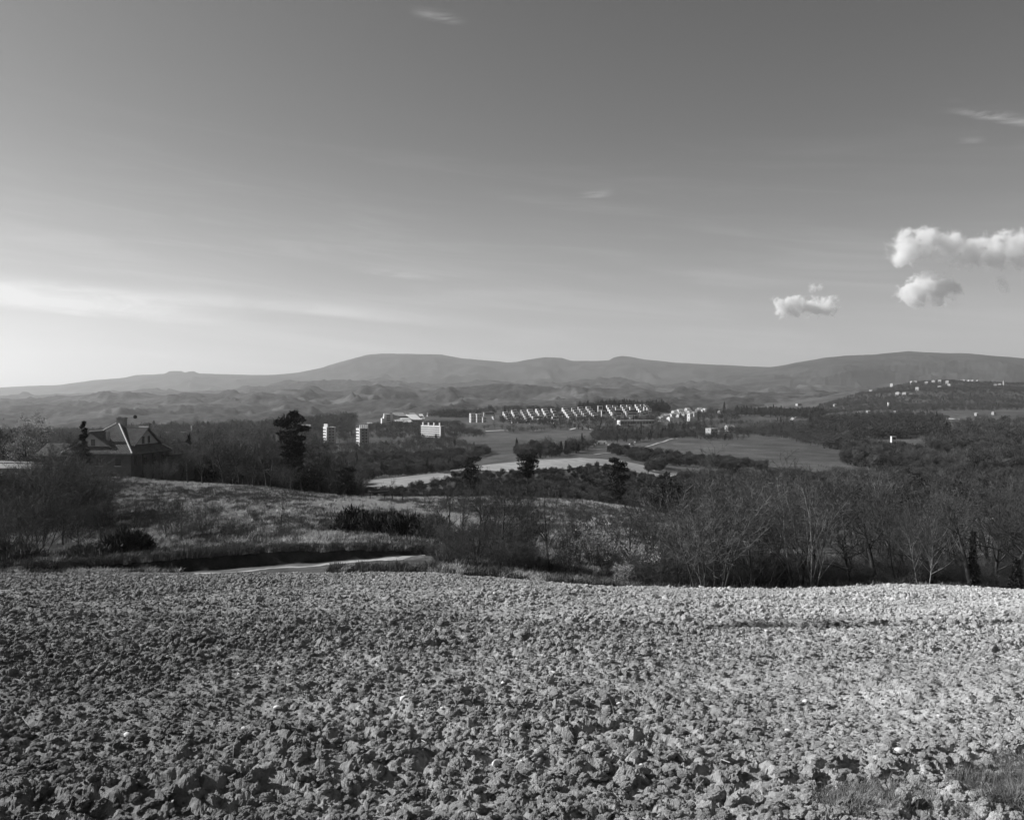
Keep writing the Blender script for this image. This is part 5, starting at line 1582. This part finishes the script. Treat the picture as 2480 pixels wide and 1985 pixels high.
# ---- woods on the slopes
def wood_proto(seed, n=900, pale=False, h=9.0, w=7.0, shape=0, sliver=0.13):
    """a leafless crown seen from afar: slivers of twig fanning up and out through an uneven dome"""
    rng = np.random.default_rng(seed)
    u = rng.normal(size=(n, 3)); u /= np.linalg.norm(u, axis=1)[:, None]
    rr = rng.random(n) ** 0.40
    lump = 1 + 0.55 * vnoise(u[:, 0] * 1.8 + seed, u[:, 1] * 1.8 + 2.3 * u[:, 2], seed) * 2
    if shape == 1:       # cypress column
        pos = u * rr[:, None] * np.array([w / 2, w / 2, h * 0.5]) + np.array([0, 0, h * 0.52])
        pos[:, :2] *= np.clip(1.25 - pos[:, 2:] / h, 0.12, 1)
        dirn = np.array([0, 0, 1.0]) + 0.35 * u + rng.normal(0, 0.15, (n, 3)); sl_ = 0.10; wd = 0.30
    elif shape == 2:     # pine / evergreen oak
        pos = u * (rr * lump)[:, None] * np.array([w / 2, w / 2, h * 0.42]) + np.array([0, 0, h * 0.58])
        dirn = u + rng.normal(0, 0.5, (n, 3)); sl_ = 0.10 if n < 500 else 0.06; wd = 0.3
    else:
        pos = u * (rr * lump)[:, None] * np.array([w / 2, w / 2, h * 0.40]) + np.array([0, 0, h * 0.58])
        dirn = u * np.array([1, 1, 0.5]) + np.array([0, 0, 0.8]) + rng.normal(0, 0.3, (n, 3)); sl_ = sliver; wd = 0.07
    dirn /= np.linalg.norm(dirn, axis=1)[:, None]
    side = np.cross(dirn, rng.normal(size=(n, 3))); side /= np.linalg.norm(side, axis=1)[:, None] + 1e-9
    s = h * sl_ * rng.uniform(0.5, 1.5, n)[:, None]
    v = np.stack([pos - side * s * wd, pos + side * s * wd, pos + dirn * s], 1).reshape(-1, 3)
    mat = M_NEEDLE if shape else (M_WOODP if pale else M_WOOD)
    cr = fast_mesh("crown", v, np.arange(len(v)).reshape(-1, 3), mat, False)
    mb = MB()
    mb.tube([(0, 0, -0.6), (0.1, 0, h * 0.35), (0, 0.1, h * 0.7)], [h * 0.022, h * 0.016, h * 0.006], 5)
    r = random.Random(seed)
    if shape == 0:
        for k in range(6):
            a = r.uniform(0, 6.28); z = h * r.uniform(0.25, 0.5)
            mb.tube([(0, 0, z), (w * 0.3 * math.cos(a), w * 0.3 * math.sin(a), z + h * 0.3)], [h * 0.010, h * 0.003], 3)
    return mb.mesh("trunk", M_BARK), cr


def joined(tr, cr):
    import bmesh
    bm = bmesh.new(); bm.from_mesh(tr)
    nf = len(bm.faces)
    bm.from_mesh(cr)
    bm.faces.ensure_lookup_table()
    for f in bm.faces[nf:]: f.material_index = 1
    me = bpy.data.meshes.new("wood_tree"); bm.to_mesh(me); bm.free()
    me.materials.append(tr.materials[0]); me.materials.append(cr.materials[0])
    return me


WP = [wood_proto(700 + k, 5200, k % 3 == 2, sliver=0.075) for k in range(6)] + [wood_proto(720 + k, 3000, False, 9, 7, 2) for k in range(3)] + [wood_proto(730 + k, 700, False, 11, 2.6, 1) for k in range(2)]
WJ = [joined(*wp) for wp in WP]
WJ_LO = [joined(*wood_proto(740 + k, 260, k % 3 == 2)) for k in range(5)] + [joined(*wood_proto(750 + k, 240, False, 9, 7, 2)) for k in range(3)] + [joined(*wood_proto(760, 160, False, 11, 2.6, 1))]

WOODS = []     # X, Y, height factor, kind, zone
wr = np.random.default_rng(99)


def wood(zone, poly, y0, y1, spacing, hm=(0.7, 1.15), mix=(0.85, 0.12, 0.03), clump=0.0):
    """trees over the ground that the polygon (photo px) covers between two distances"""
    px0, px1 = min(a for a, b in poly), max(a for a, b in poly)
    area = (px1 - px0) / FPX * 0.5 * (y1 * y1 - y0 * y0)
    n = int(area / spacing ** 2)
    Y = np.sqrt(wr.uniform(y0 * y0, y1 * y1, n)); xs = wr.uniform(px0, px1, n)
    X = (xs - 1240) / FPX * Y
    Z = G(X, Y)
    a, b = proj(X, Y, Z)
    ok = inside(a, b, poly)
    if clump: ok &= fbm(X / clump, Y / clump, 17, 3) > -0.12
    X, Y, Z = X[ok], Y[ok], Z[ok]
    m = len(X)
    hf = wr.uniform(hm[0], hm[1], m)
    kd = wr.choice(3, m, p=mix)
    for i in range(m): WOODS.append((X[i], Y[i], Z[i], hf[i], kd[i], zone))


# valley between the meadow's crest and the pale field
wood("below", [(900, 1300), (940, 1180), (1110, 1170), (1120, 1300)], 176, 300, 3.4, (0.12, 0.28), (0.85, 0.15, 0.0))
wood("below", [(1110, 1300), (1110, 1150), (1250, 1150), (1400, 1150), (1560, 1165), (1650, 1170), (1660, 1300)], 176, 335, 3.8, (0.2, 0.42), (0.78, 0.22, 0.0))
wood("right", [(1640, 1300), (1640, 1172), (1800, 1172), (2000, 1168), (2300, 1150), (2600, 1100), (2600, 1300)], 168, 380, 4.8, (0.4, 0.75), (0.93, 0.07, 0.0))
wood("crest", [(380, 1260), (380, 1120), (560, 1110), (760, 1110), (860, 1175), (860, 1260)], 172, 420, 5.0, (0.55, 0.95), (0.85, 0.13, 0.02))
wood("towers", [(600, 1180), (600, 1070), (850, 1060), (940, 1046), (1075, 1060), (1150, 1085), (1190, 1098), (1130, 1125), (1090, 1145), (960, 1156), (860, 1166), (700, 1180)], 330, 800, 5.6, (0.38, 0.68), (0.88, 0.10, 0.02))
wood("crestline", [(850, 1062), (900, 1030), (1075, 1024), (1120, 1030), (1180, 1060), (1090, 1070)], 840, 1180, 7.0, (0.4, 0.75), (0.8, 0.18, 0.02))
wood("behind", [(-500, 1130), (-500, 1052), (300, 1046), (620, 1048), (860, 1040), (860, 1070), (600, 1120)], 420, 1380, 9, (0.7, 1.2), (0.78, 0.17, 0.05))
wood("behindtop", [(250, 1060), (300, 1040), (860, 1014), (860, 1060)], 1150, 1420, 8, (0.9, 1.6), (0.6, 0.35, 0.05))
wood("scrub", [(1480, 1088), (1560, 1096), (1700, 1112), (1850, 1128), (1860, 1140), (1760, 1138), (1600, 1125), (1545, 1118), (1470, 1098)], 400, 900, 5.0, (0.3, 0.6), (0.9, 0.1, 0.0))
wood("scrub2", [(1560, 1132), (1620, 1128), (1600, 1142), (1570, 1146)], 330, 700, 4.0, (0.3, 0.6), (0.9, 0.1, 0.0))
wood("farm", [(1248, 1098), (1300, 1082), (1440, 1075), (1440, 1084), (1400, 1098), (1330, 1112), (1260, 1112)], 480, 900, 6.0, (0.5, 0.9), (0.8, 0.15, 0.05), 30)
wood("belt", [(1430, 1068), (1440, 1050), (1500, 1042), (1680, 1025), (1720, 1040), (1700, 1058), (1620, 1062), (1540, 1070), (1500, 1074)], 620, 1250, 6.5, (0.45, 0.8), (0.6, 0.28, 0.12))
wood("hollow", [(1320, 1040), (1395, 1022), (1500, 1010), (1505, 1040), (1440, 1046), (1385, 1040)], 900, 1100, 7.5, (0.4, 0.7), (0.6, 0.3, 0.1))
wood("townfoot", [(1100, 1050), (1100, 1034), (1240, 1038), (1380, 1040), (1380, 1044), (1230, 1048)], 850, 1200, 8, (0.5, 0.9), (0.85, 0.13, 0.02), 40)
wood("towntop", [(980, 1010), (1000, 996), (1130, 996), (1140, 1012)], 1180, 1420, 8, (0.8, 1.5), (0.6, 0.38, 0.02))
wood("towntop2", [(1400, 1000), (1410, 984), (1600, 984), (1620, 998)], 1290, 1460, 6.5, (0.9, 1.7), (0.2, 0.65, 0.15))
wood("towntop3", [(1130, 1005), (1140, 990), (1400, 984), (1410, 998)], 1330, 1460, 10, (0.6, 1.0), (0.6, 0.35, 0.05))
wood("cyp", [(1780, 1008), (1780, 994), (1960, 994), (2000, 1006), (1990, 1018)], 1180, 1750, 9, (0.8, 1.4), (0.25, 0.45, 0.30))
wood("ridge", [(1600, 1012), (1720, 1000), (1790, 1004), (1790, 1030), (1720, 1028)], 1150, 1750, 10, (0.6, 1.1), (0.6, 0.3, 0.1), 60)
wood("valley", [(1720, 1046), (1860, 1046), (1900, 1032), (1960, 1030), (2060, 1050), (2060, 1095), (1960, 1080), (1900, 1062)], 640, 1500, 6.5, (0.6, 1.1), (0.8, 0.17, 0.03))
wood("pines", [(1960, 1060), (1960, 1024), (2060, 1018), (2170, 1016), (2280, 1020), (2300, 1050), (2260, 1064), (2060, 1066)], 800, 1750, 7.0, (0.7, 1.3), (0.25, 0.70, 0.05))
wood("lobe", [(2050, 1128), (2045, 1108), (2070, 1080), (2140, 1088), (2220, 1108), (2310, 1138), (2330, 1158), (2240, 1150), (2150, 1142), (2090, 1134)], 400, 900, 5.2, (0.7, 1.1), (0.7, 0.3, 0.0))
wood("right2", [(2230, 1075), (2310, 1060), (2330, 1040), (2480, 1046), (2640, 1046), (2640, 1140), (2480, 1130), (2340, 1120), (2260, 1098)], 420, 1200, 6.2, (0.7, 1.2), (0.75, 0.25, 0.0))
wood("right3", [(2290, 1160), (2310, 1120), (2480, 1128), (2640, 1120), (2640, 1170), (2400, 1175)], 300, 600, 5.5, (0.7, 1.1), (0.85, 0.15, 0.0))
wood("slope", [(1960, 1012), (1980, 985), (2080, 955), (2200, 930), (2320, 915), (2640, 930), (2640, 1010), (2480, 1012), (2300, 1006), (2200, 1004)], 1500, 2720, 8.0, (0.45, 0.85), (0.8, 0.18, 0.02))
wood("midright", [(2300, 1040), (2330, 1022), (2640, 1022), (2640, 1048), (2330, 1046)], 900, 1800, 9, (0.6, 1.1), (0.8, 0.2, 0.0), 90)
wood("edge", [(862, 1190), (930, 1196), (1000, 1188), (1100, 1164), (1110, 1172), (1000, 1204), (862, 1206)], 200, 420, 4.5, (0.15, 0.4), (0.8, 0.2, 0.0))
wood("edge2", [(1090, 1150), (1250, 1150), (1370, 1142), (1440, 1132), (1480, 1136), (1560, 1154), (1600, 1166), (1400, 1160), (1100, 1160)], 240, 420, 3.2, (0.14, 0.34), (0.85, 0.15, 0.0))
wood("town", [(1210, 1030), (1215, 1000), (1440, 990), (1600, 1000), (1600, 1030), (1400, 1036)], 1100, 1300, 9, (0.4, 0.9), (0.6, 0.35, 0.05))
wood("strip", [(1960, 1020), (2060, 1004), (2262, 1004), (2300, 1018), (2170, 1022)], 1200, 1850, 7.5, (0.5, 0.95), (0.7, 0.28, 0.02))
wood("brow", [(1660, 1058), (1680, 1040), (1800, 1038), (1830, 1050), (1800, 1068), (1700, 1066)], 600, 1100, 9, (0.25, 0.6), (0.6, 0.3, 0.1))
wood("valley2", [(1640, 1040), (1720, 1028), (1900, 1022), (1960, 1030), (1900, 1036), (1850, 1046), (1720, 1044)], 850, 1700, 10, (0.5, 1.0), (0.75, 0.2, 0.05), 50)

W = np.array([(a, b, c, d, e) for a, b, c, d, e, z in WOODS])
zone = np.array([z for *_, z in WOODS])
size = W[:, 3] * 9 / W[:, 1]
# the trees that show largest are objects of their own, up to 240; the rest of the woods is one mass
vis = np.isin(zone, ["below", "right", "crest", "towers", "right3", "lobe"])   # zones seen near enough to tell trees apart
order = np.argsort(-(size * vis))[:240]
ZL = {"below": ("bare tree in the dark wooded dip between the meadow's crest and the pale field", "trees in the wooded dip before the pale field"), "right": ("bare tree of the brown wood rising behind the thicket", "trees of the brown wood behind the thicket"), "crest": ("bare tree in the dip behind the villa and the big oak", "trees in the dip behind the villa"),
      "towers": ("bare tree on the wooded hump below the towers", "trees on the hump below the towers"), "right3": ("bare tree of the wood on the far slope above the thicket", "trees of the wood above the thicket"), "lobe": ("tree in the dark lobe of wood beside the grassy field", "trees in the lobe of wood by the grassy field")}
for i in order:
    X, Y, Z, hf, kd = W[i]
    kd = int(kd)
    pr = WP[[wr.integers(0, 6), 6 + wr.integers(0, 3), 9 + wr.integers(0, 2)][kd]]
    lb, gr = ZL[zone[i]]
    if kd: lb = lb.replace("bare tree", "evergreen tree").replace("tree in the dark lobe", "evergreen in the dark lobe"); gr = gr.replace("trees", "evergreens")
    xm = 1240 + FPX * X / Y
    if zone[i] == 'right': lb = f"bare tree of the brown wood behind the {near_mark(xm, MARKS)}"; gr = f"trees of the wood behind the {near_mark(xm, MARKS)}"
    if zone[i] == 'crest': lb = f"bare tree in the dip behind the {near_mark(xm, VMARKS)}"; gr = f"trees in the dip behind the {near_mark(xm, VMARKS)}"
    if kd: lb = lb.replace('bare tree', 'evergreen tree'); gr = gr.replace('trees', 'evergreens')
    s = hf
    t = thing("woodland_tree" if kd == 0 else "evergreen_tree", lb, "tree", (X, Y, Z), wr.uniform(0, 6.28), gr, s)
    put("trunk", pr[0], t); put("crown", pr[1], t)
rest = np.setdiff1d(np.arange(len(W)), order)
for nm, sel, protos, split in (("woods", rest[W[rest, 1] < 650], WJ, (6, 3, 2)), ("far_woods", rest[W[rest, 1] >= 650], WJ_LO, (5, 3, 1))):
    Wn = W[sel]; m = len(sel)
    kd = Wn[:, 4].astype(int)
    base = np.array([0, split[0], split[0] + split[1]])[kd]
    pk = base + (wr.random(m) * np.array(split)[kd]).astype(int)
    rot = np.stack([np.zeros(m), np.zeros(m), wr.uniform(0, 6.28, m)], -1)
    s = Wn[:, 3:4] * np.stack([wr.uniform(0.85, 1.25, m), wr.uniform(0.85, 1.25, m), wr.uniform(0.85, 1.1, m)], -1)
    scatter(nm, Wn[:, :3], rot, s, protos, pk)
print("woods", len(W))

# lone cypresses and roadside trees that stand out
for i, (x, yf, yt, lb) in enumerate([(1223, 1012, 985, "lone dark cypress beside the first stepped white house"), (1343, 1086, 1072, "short dark cypress standing alone in the green field"), (1464, 981, 961, "tall cypress above the terraces, its tip highest"), (1445, 984, 968, "short cypress next to the tall one above the terraces"), (1754, 997, 971, "dark pointed cypress on the ridge past the gabled houses"), (1370, 1094, 1068, "cypress clump tip by the farmhouse wood"), (1655, 1047, 1025, "cypress on the valley road below the gabled houses"), (1873, 992, 970, "tall cypress, highest of the dark line on the ridge"), (1892, 992, 972, "second tall cypress of the dark line on the ridge")]):
    p = hit(x, yf, 500, 1700)
    h = (yf - yt) * p[1] / FPX
    pr = WP[9 + i % 2]
    t = thing("cypress_tree", lb, "cypress", p, 0.3 * i, "cypresses that stand out", h / 11.0)
    put("trunk", pr[0], t); put("crown", pr[1], t)
# ------------------------------------------------------------------ grass and weeds
def tuft(seed, n, h, spread, mat, lean=0.5, w=0.006):
    rng = np.random.default_rng(seed)
    a = rng.uniform(0, 6.283, n); r = spread * np.sqrt(rng.random(n))
    base = np.stack([r * np.cos(a), r * np.sin(a), np.full(n, -0.02)], -1)
    la = rng.uniform(0, 6.283, n); lm = lean * rng.random(n)
    hh = h * rng.uniform(0.5, 1.2, n)
    mid = base + np.stack([hh * 0.25 * lm * np.cos(la), hh * 0.25 * lm * np.sin(la), hh * 0.55], -1)
    tip = base + np.stack([hh * lm * np.cos(la), hh * lm * np.sin(la), hh * (1 - 0.35 * lm)], -1)
    sd = np.stack([-np.sin(la + 0.7), np.cos(la + 0.7), np.zeros(n)], -1) * w
    v = np.stack([base - sd, base + sd, mid + sd * 0.8, mid - sd * 0.8, tip], 1).reshape(-1, 3)
    i = np.arange(n)[:, None] * 5
    f = np.concatenate([i + np.array([0, 1, 2]), i + np.array([0, 2, 3]), i + np.array([3, 2, 4])])
    return fast_mesh("tuft", v, f, mat, False)


TUFTS = [tuft(800 + k, 70, 0.42, 0.30, M_STRAW, 0.9, 0.012) for k in range(3)] + [tuft(810 + k, 70, 0.30, 0.30, M_GREEN, 0.7, 0.012) for k in range(3)] + [tuft(820 + k, 60, 0.55, 0.35, M_DEADW, 0.8, 0.012) for k in range(2)]
gr = np.random.default_rng(31)


def grass(name, n, x0, x1, y0, y1, size, weights, keep=None, seed=3):
    Y = np.sqrt(gr.uniform(y0 * y0, y1 * y1, n)); xs = gr.uniform(x0, x1, n)
    X = (xs - 1240) / FPX * Y
    if keep is not None:
        ok = keep(xs, X, Y); X, Y, xs = X[ok], Y[ok], xs[ok]
    m = len(X)
    Z = G(X, Y)
    dry = fbm(X / 7, Y / 16, 41, 4) + 0.6 * fbm(X / 1.1, Y / 2.6, 44, 3)
    cls = np.where(gr.random(m) < np.clip(weights[0] + 1.3 * dry, 0.03, 0.97), 0, np.where(gr.random(m) < weights[1], 1, 2))
    pk = np.where(cls == 0, gr.integers(0, 3, m), np.where(cls == 1, 3 + gr.integers(0, 3, m), 6 + gr.integers(0, 2, m)))
    s = gr.uniform(size[0], size[1], m)[:, None] * np.ones(3)
    rot = np.stack([gr.normal(0, 0.15, m), gr.normal(0, 0.15, m), gr.uniform(0, 6.28, m)], -1)
    return scatter(name, np.stack([X, Y, Z], -1), rot, s, TUFTS, pk)


notrack = lambda xs, X, Y: ~((xs > 470) & (xs < 1020) & (Y > np.interp(xs, [470, 640, 900, 1030], [47.6, 49.3, 50.8, 52.8])) & (Y < np.interp(xs, [470, 640, 900, 1030], [50.7, 52.6, 53.2, 53.3])))
face = lambda Y: ~((Y > 52.9) & (Y < 53.9))
grass('bank_weeds', 2200, 60, 1040, 53.75, 54.6, (0.35, 0.9), (0.12, 0.2))
grass("meadow_grass", 62000, -700, 1560, 54.0, 150, (0.6, 1.35), (0.50, 0.6))
grass("verge_grass", 17000, -700, 3100, 46.4, 58, (0.5, 1.15), (0.22, 0.55), lambda xs, X, Y: notrack(xs, X, Y) & ((Y > 54.3) | (xs > 1060) | (Y < 48.5)) & ~((xs > 430) & (xs < 800) & (Y < 49.3)))
# low weeds in the field's near corner and straws lying about
M_CSTRAW = material('trampled_straw', 0.24, var=0.35, scale=0.35)
CORNER = [tuft(840 + k, 60, 0.16, 0.10, M_GREEN, 1.1, 0.0022) for k in range(3)] + [tuft(850 + k, 26, 0.22, 0.09, M_CSTRAW, 1.4, 0.0018) for k in range(3)]
Yc = gr.uniform(5.0, 8.2, 5200); xc = gr.uniform(1900, 2620, 5200)
Xc = (xc - 1240) / FPX * Yc
zc = F(Xc, Yc)
pxc, pyc = proj(Xc, Yc, zc)
dens = np.clip((pxc - 2265) / 190, 0, 1) * np.clip((pyc - 1815) / 70, 0, 1) * (fbm(Xc / 0.5, Yc / 0.5, 66, 3) > -0.10) + 0.45 * np.exp(-((pxc - 2070) / 70) ** 2 - ((pyc - 1965) / 40) ** 2) + 0.2 * np.clip((pyc - 1900) / 70, 0, 1) * (pxc > 1980)
ok = gr.random(len(Xc)) < dens
m = int(ok.sum())
scatter("corner_grass", np.stack([Xc[ok], Yc[ok], zc[ok]], -1), np.stack([gr.normal(0, 0.3, m), gr.normal(0, 0.3, m), gr.uniform(0, 6.28, m)], -1), gr.uniform(0.3, 0.8, m)[:, None] * np.ones(3), CORNER, np.where(gr.random(m) < 0.62, gr.integers(0, 3, m), 3 + gr.integers(0, 3, m)))
straw = [MB().tube([(-0.09, 0, 0), (0.0, 0.008, 0.02), (0.09, -0.004, 0.004)], [0.0022, 0.0024, 0.0018], 4).mesh("straw", M_STRAW), MB().tube([(0, 0, -0.02), (0.02, 0.01, 0.06), (0.05, 0.0, 0.12)], [0.002, 0.002, 0.001], 4).mesh("straw", M_STRAW)]
Xs, Ys = field_points(520, 5, 17, gr)
scatter("straws", np.stack([Xs, Ys, F(Xs, Ys) + 0.03], -1), np.stack([gr.normal(0, 0.3, 520), gr.normal(0, 0.3, 520), gr.uniform(0, 6.28, 520)], -1), gr.uniform(0.5, 1.3, 520)[:, None] * np.ones(3), straw)

# ------------------------------------------------------------------ stones and the largest clods, each a thing
M_STONE = material("pale_stone", 0.62, var=0.15, scale=14.0)
stone_me = [clod_mesh("stone", 900 + k, 3, M_STONE, 0.10, 0.55) for k in range(5)]
for m_ in stone_me:
    m_.polygons.foreach_set('use_smooth', [True] * len(m_.polygons))


def field_hit(x, y):
    Ys = np.linspace(4, 46, 4000)
    X = (x - 1240) / FPX * Ys
    yy = HOR - FPX * (H(X, Ys) + furrow(X, Ys)) / Ys
    k = np.argmax(yy <= y)
    return X[k], Ys[k]


STONES = [(672, 1720, 16, "bright white stone on the dark clods, standing on its edge"), (976, 1706, 20, "largest white stone, round-topped, in the field's middle"), (310, 1790, 22, "flat pale slab of stone between dark clods"), (216, 1742, 16, "pale stone at the field's dark side"), (1340, 1634, 15, "white stone near the field's centre, past the dark hollow"), (1500, 1706, 14, "blocky pale stone lying in the lighter soil"), (1950, 1703, 15, "white stone next to a smooth patch of soil"), (2180, 1828, 26, "long rounded pale stone by the grassy corner"), (1200, 1855, 24, "big pale stone face among the near clods"), (1908, 1778, 15, "pale stone with its dark side turned away"), (1780, 1940, 12, "small white stone at the field's near edge")]
for i, (x, y, s, lb) in enumerate(STONES):
    X, Y = field_hit(x, y)
    r = s / FPX * Y * 0.5
    Z = float(F(np.array([X]), np.array([Y]))[0])
    t = put("stone", stone_me[i % 5], None, (X, Y, Z + r * 0.55), i * 1.3, (r * 1.25, r * 0.9, r * 1.1))
    tag(t, lb, "stone", "pale stones that stand out on the field")
for i in range(46):
    x, y = gr.uniform(30, 2450), gr.uniform(1440, 1960)
    X, Y = field_hit(x, y)
    r = gr.uniform(3.5, 7) / FPX * Y
    Z = float(F(np.array([X]), np.array([Y]))[0])
    t = put("stone", stone_me[i % 5], None, (X, Y, Z + r * 0.5), i * 1.7, (r, r * 0.8, r * 0.9))
    side = "dark" if x < 830 else "paler" if x > 1650 else "middle"
    far = "far" if y < 1640 else "near"
    tag(t, f"small pale stone in the {far} part of the field's {side} side", "stone", f"small pale stones, {far} part, {side} side of the field")
big_me = [clod_mesh("clod", 950 + k, 4, M_CLOD, 0.42, 0.8) for k in range(5)]
for i in range(90):
    x, y = gr.uniform(-40, 2300), 1985 - 330 * gr.random() ** 1.3
    X, Y = field_hit(x, y)
    r = gr.uniform(0.028, 0.055)
    Z = float(F(np.array([X]), np.array([Y]))[0])
    t = put("soil_clod", big_me[i % 5], None, (X, Y, Z + r * 0.1), i * 2.1, (r * 1.2, r, r * gr.uniform(0.7, 1.0)))
    side = "dark" if x < 600 else "paler" if x > 1650 else "middle"
    tag(t, f"large rough clod of earth at the near rim of the field's {side} side", "clod", f"large clods at the near rim, {side} side")

# ------------------------------------------------------------------ clouds
def cloud(x, y, wpx, hpx, label, seed, dens=0.02, puff=None, Y=15000.0, name="cumulus_cloud"):
    u = Y / FPX
    w, h = wpx * u, hpx * u
    X, Z = (x - 1240) * u, -(y - HOR) * u
    me = MB().box(-0.5, 0.5, -0.5, 0.5, -0.5, 0.5).mesh(name)
    mt = bpy.data.materials.new("cloud_vapour"); mt.use_nodes = True
    tr = mt.node_tree
    for n in list(tr.nodes): tr.nodes.remove(n)
    q = NG(tr)
    co = q.node('ShaderNodeTexCoord').outputs['Object']
    mp = q.node('ShaderNodeMapping'); tr.links.new(co, mp.inputs['Vector'])
    mp.inputs['Scale'].default_value = (w / h, w / h * 0.6, 1.0)
    mp.inputs['Location'].default_value = (seed * 3.7, seed * 1.3, seed * 0.7)
    # body: union of soft balls (positions in the box), flattened below
    best = None
    for (bx, by, bz, br) in puff:
        sx_ = q.node('ShaderNodeSeparateXYZ'); tr.links.new(co, sx_.inputs[0])
        dx = q.m('MULTIPLY', q.m('SUBTRACT', sx_.outputs[0], bx), w / h)
        dy = q.m('MULTIPLY', q.m('SUBTRACT', sx_.outputs[1], by), w / h * 0.6)
        dz = q.m('SUBTRACT', sx_.outputs[2], bz)
        d = q.m('SQRT', q.m('ADD', q.m('MULTIPLY', dx, dx), q.m('ADD', q.m('MULTIPLY', dy, dy), q.m('MULTIPLY', dz, dz))))
        v = q.m('SUBTRACT', 0.92, q.m('DIVIDE', d, br))
        best = v if best is None else q.m('MAXIMUM', best, v)
    nz = q.noise(mp.outputs[0], 3.0, 8, 0.66, 0.35)
    f = q.m('ADD', best, q.m('MULTIPLY', q.m('SUBTRACT', nz, 0.53), 3.4))
    sx2 = q.node('ShaderNodeSeparateXYZ'); tr.links.new(co, sx2.inputs[0])
    edge = q.m('MULTIPLY', q.smooth(q.m('ABSOLUTE', sx2.outputs[0]), 0.5, 0.44), q.m('MULTIPLY', q.smooth(q.m('ABSOLUTE', sx2.outputs[1]), 0.5, 0.42), q.smooth(q.m('ABSOLUTE', sx2.outputs[2]), 0.5, 0.42)))
    den = q.m('MULTIPLY', q.m('MULTIPLY', q.smooth(f, 0.08, 0.5), edge), dens)
    pv = q.node('ShaderNodeVolumePrincipled')
    pv.inputs['Color'].default_value = (0.99, 0.99, 0.99, 1)
    pv.inputs['Anisotropy'].default_value = 0.0
    tr.links.new(den, pv.inputs['Density'])
    ou = q.node('ShaderNodeOutputMaterial'); tr.links.new(pv.outputs[0], ou.inputs['Volume'])
    me.materials.append(mt)
    mt.cycles.volume_step_rate = 1.0
    o = put(name, me, None, (X, Y, Z), 0, (w, w * 0.6, h))
    return tag(o, label, "cloud", "cumulus clouds in the clear sky")


cloud(2330, 606, 380, 116, "largest white cumulus cloud, long, at the sky's right edge", 1, 0.009, [(-0.34, 0, 0.10, 0.46), (-0.24, 0, 0.20, 0.44), (-0.08, 0, 0.12, 0.40), (0.06, 0, -0.06, 0.42), (0.20, 0, -0.02, 0.44), (0.34, 0, 0.10, 0.48), (-0.02, 0, -0.20, 0.30), (-0.38, 0, -0.14, 0.3)])
cloud(2258, 702, 190, 100, "middle-sized puffy cumulus cloud below the largest one", 2, 0.012, [(-0.06, 0, 0.14, 0.46), (-0.26, 0, -0.12, 0.40), (0.08, 0, -0.04, 0.44), (0.24, 0, 0.04, 0.34), (-0.14, 0, -0.2, 0.32)])
cloud(1953, 744, 200, 62, "flat-based cumulus cloud, lowest of the three above the hills", 3, 0.019, [(-0.28, 0, 0.0, 0.52), (-0.10, 0, 0.08, 0.5), (0.08, 0, 0.02, 0.5), (0.26, 0, 0.04, 0.52)])
cloud(1975, 697, 66, 30, "tiny faint cloud above the flat-based cumulus", 4, 0.006, [(-0.1, 0, 0, 0.5), (0.16, 0, 0.02, 0.42)])
cloud(2425, 690, 60, 52, "tiny wisp of cloud beside the middle-sized cumulus", 5, 0.003, [(0, 0, 0.05, 0.5), (0.1, 0, -0.2, 0.34)])
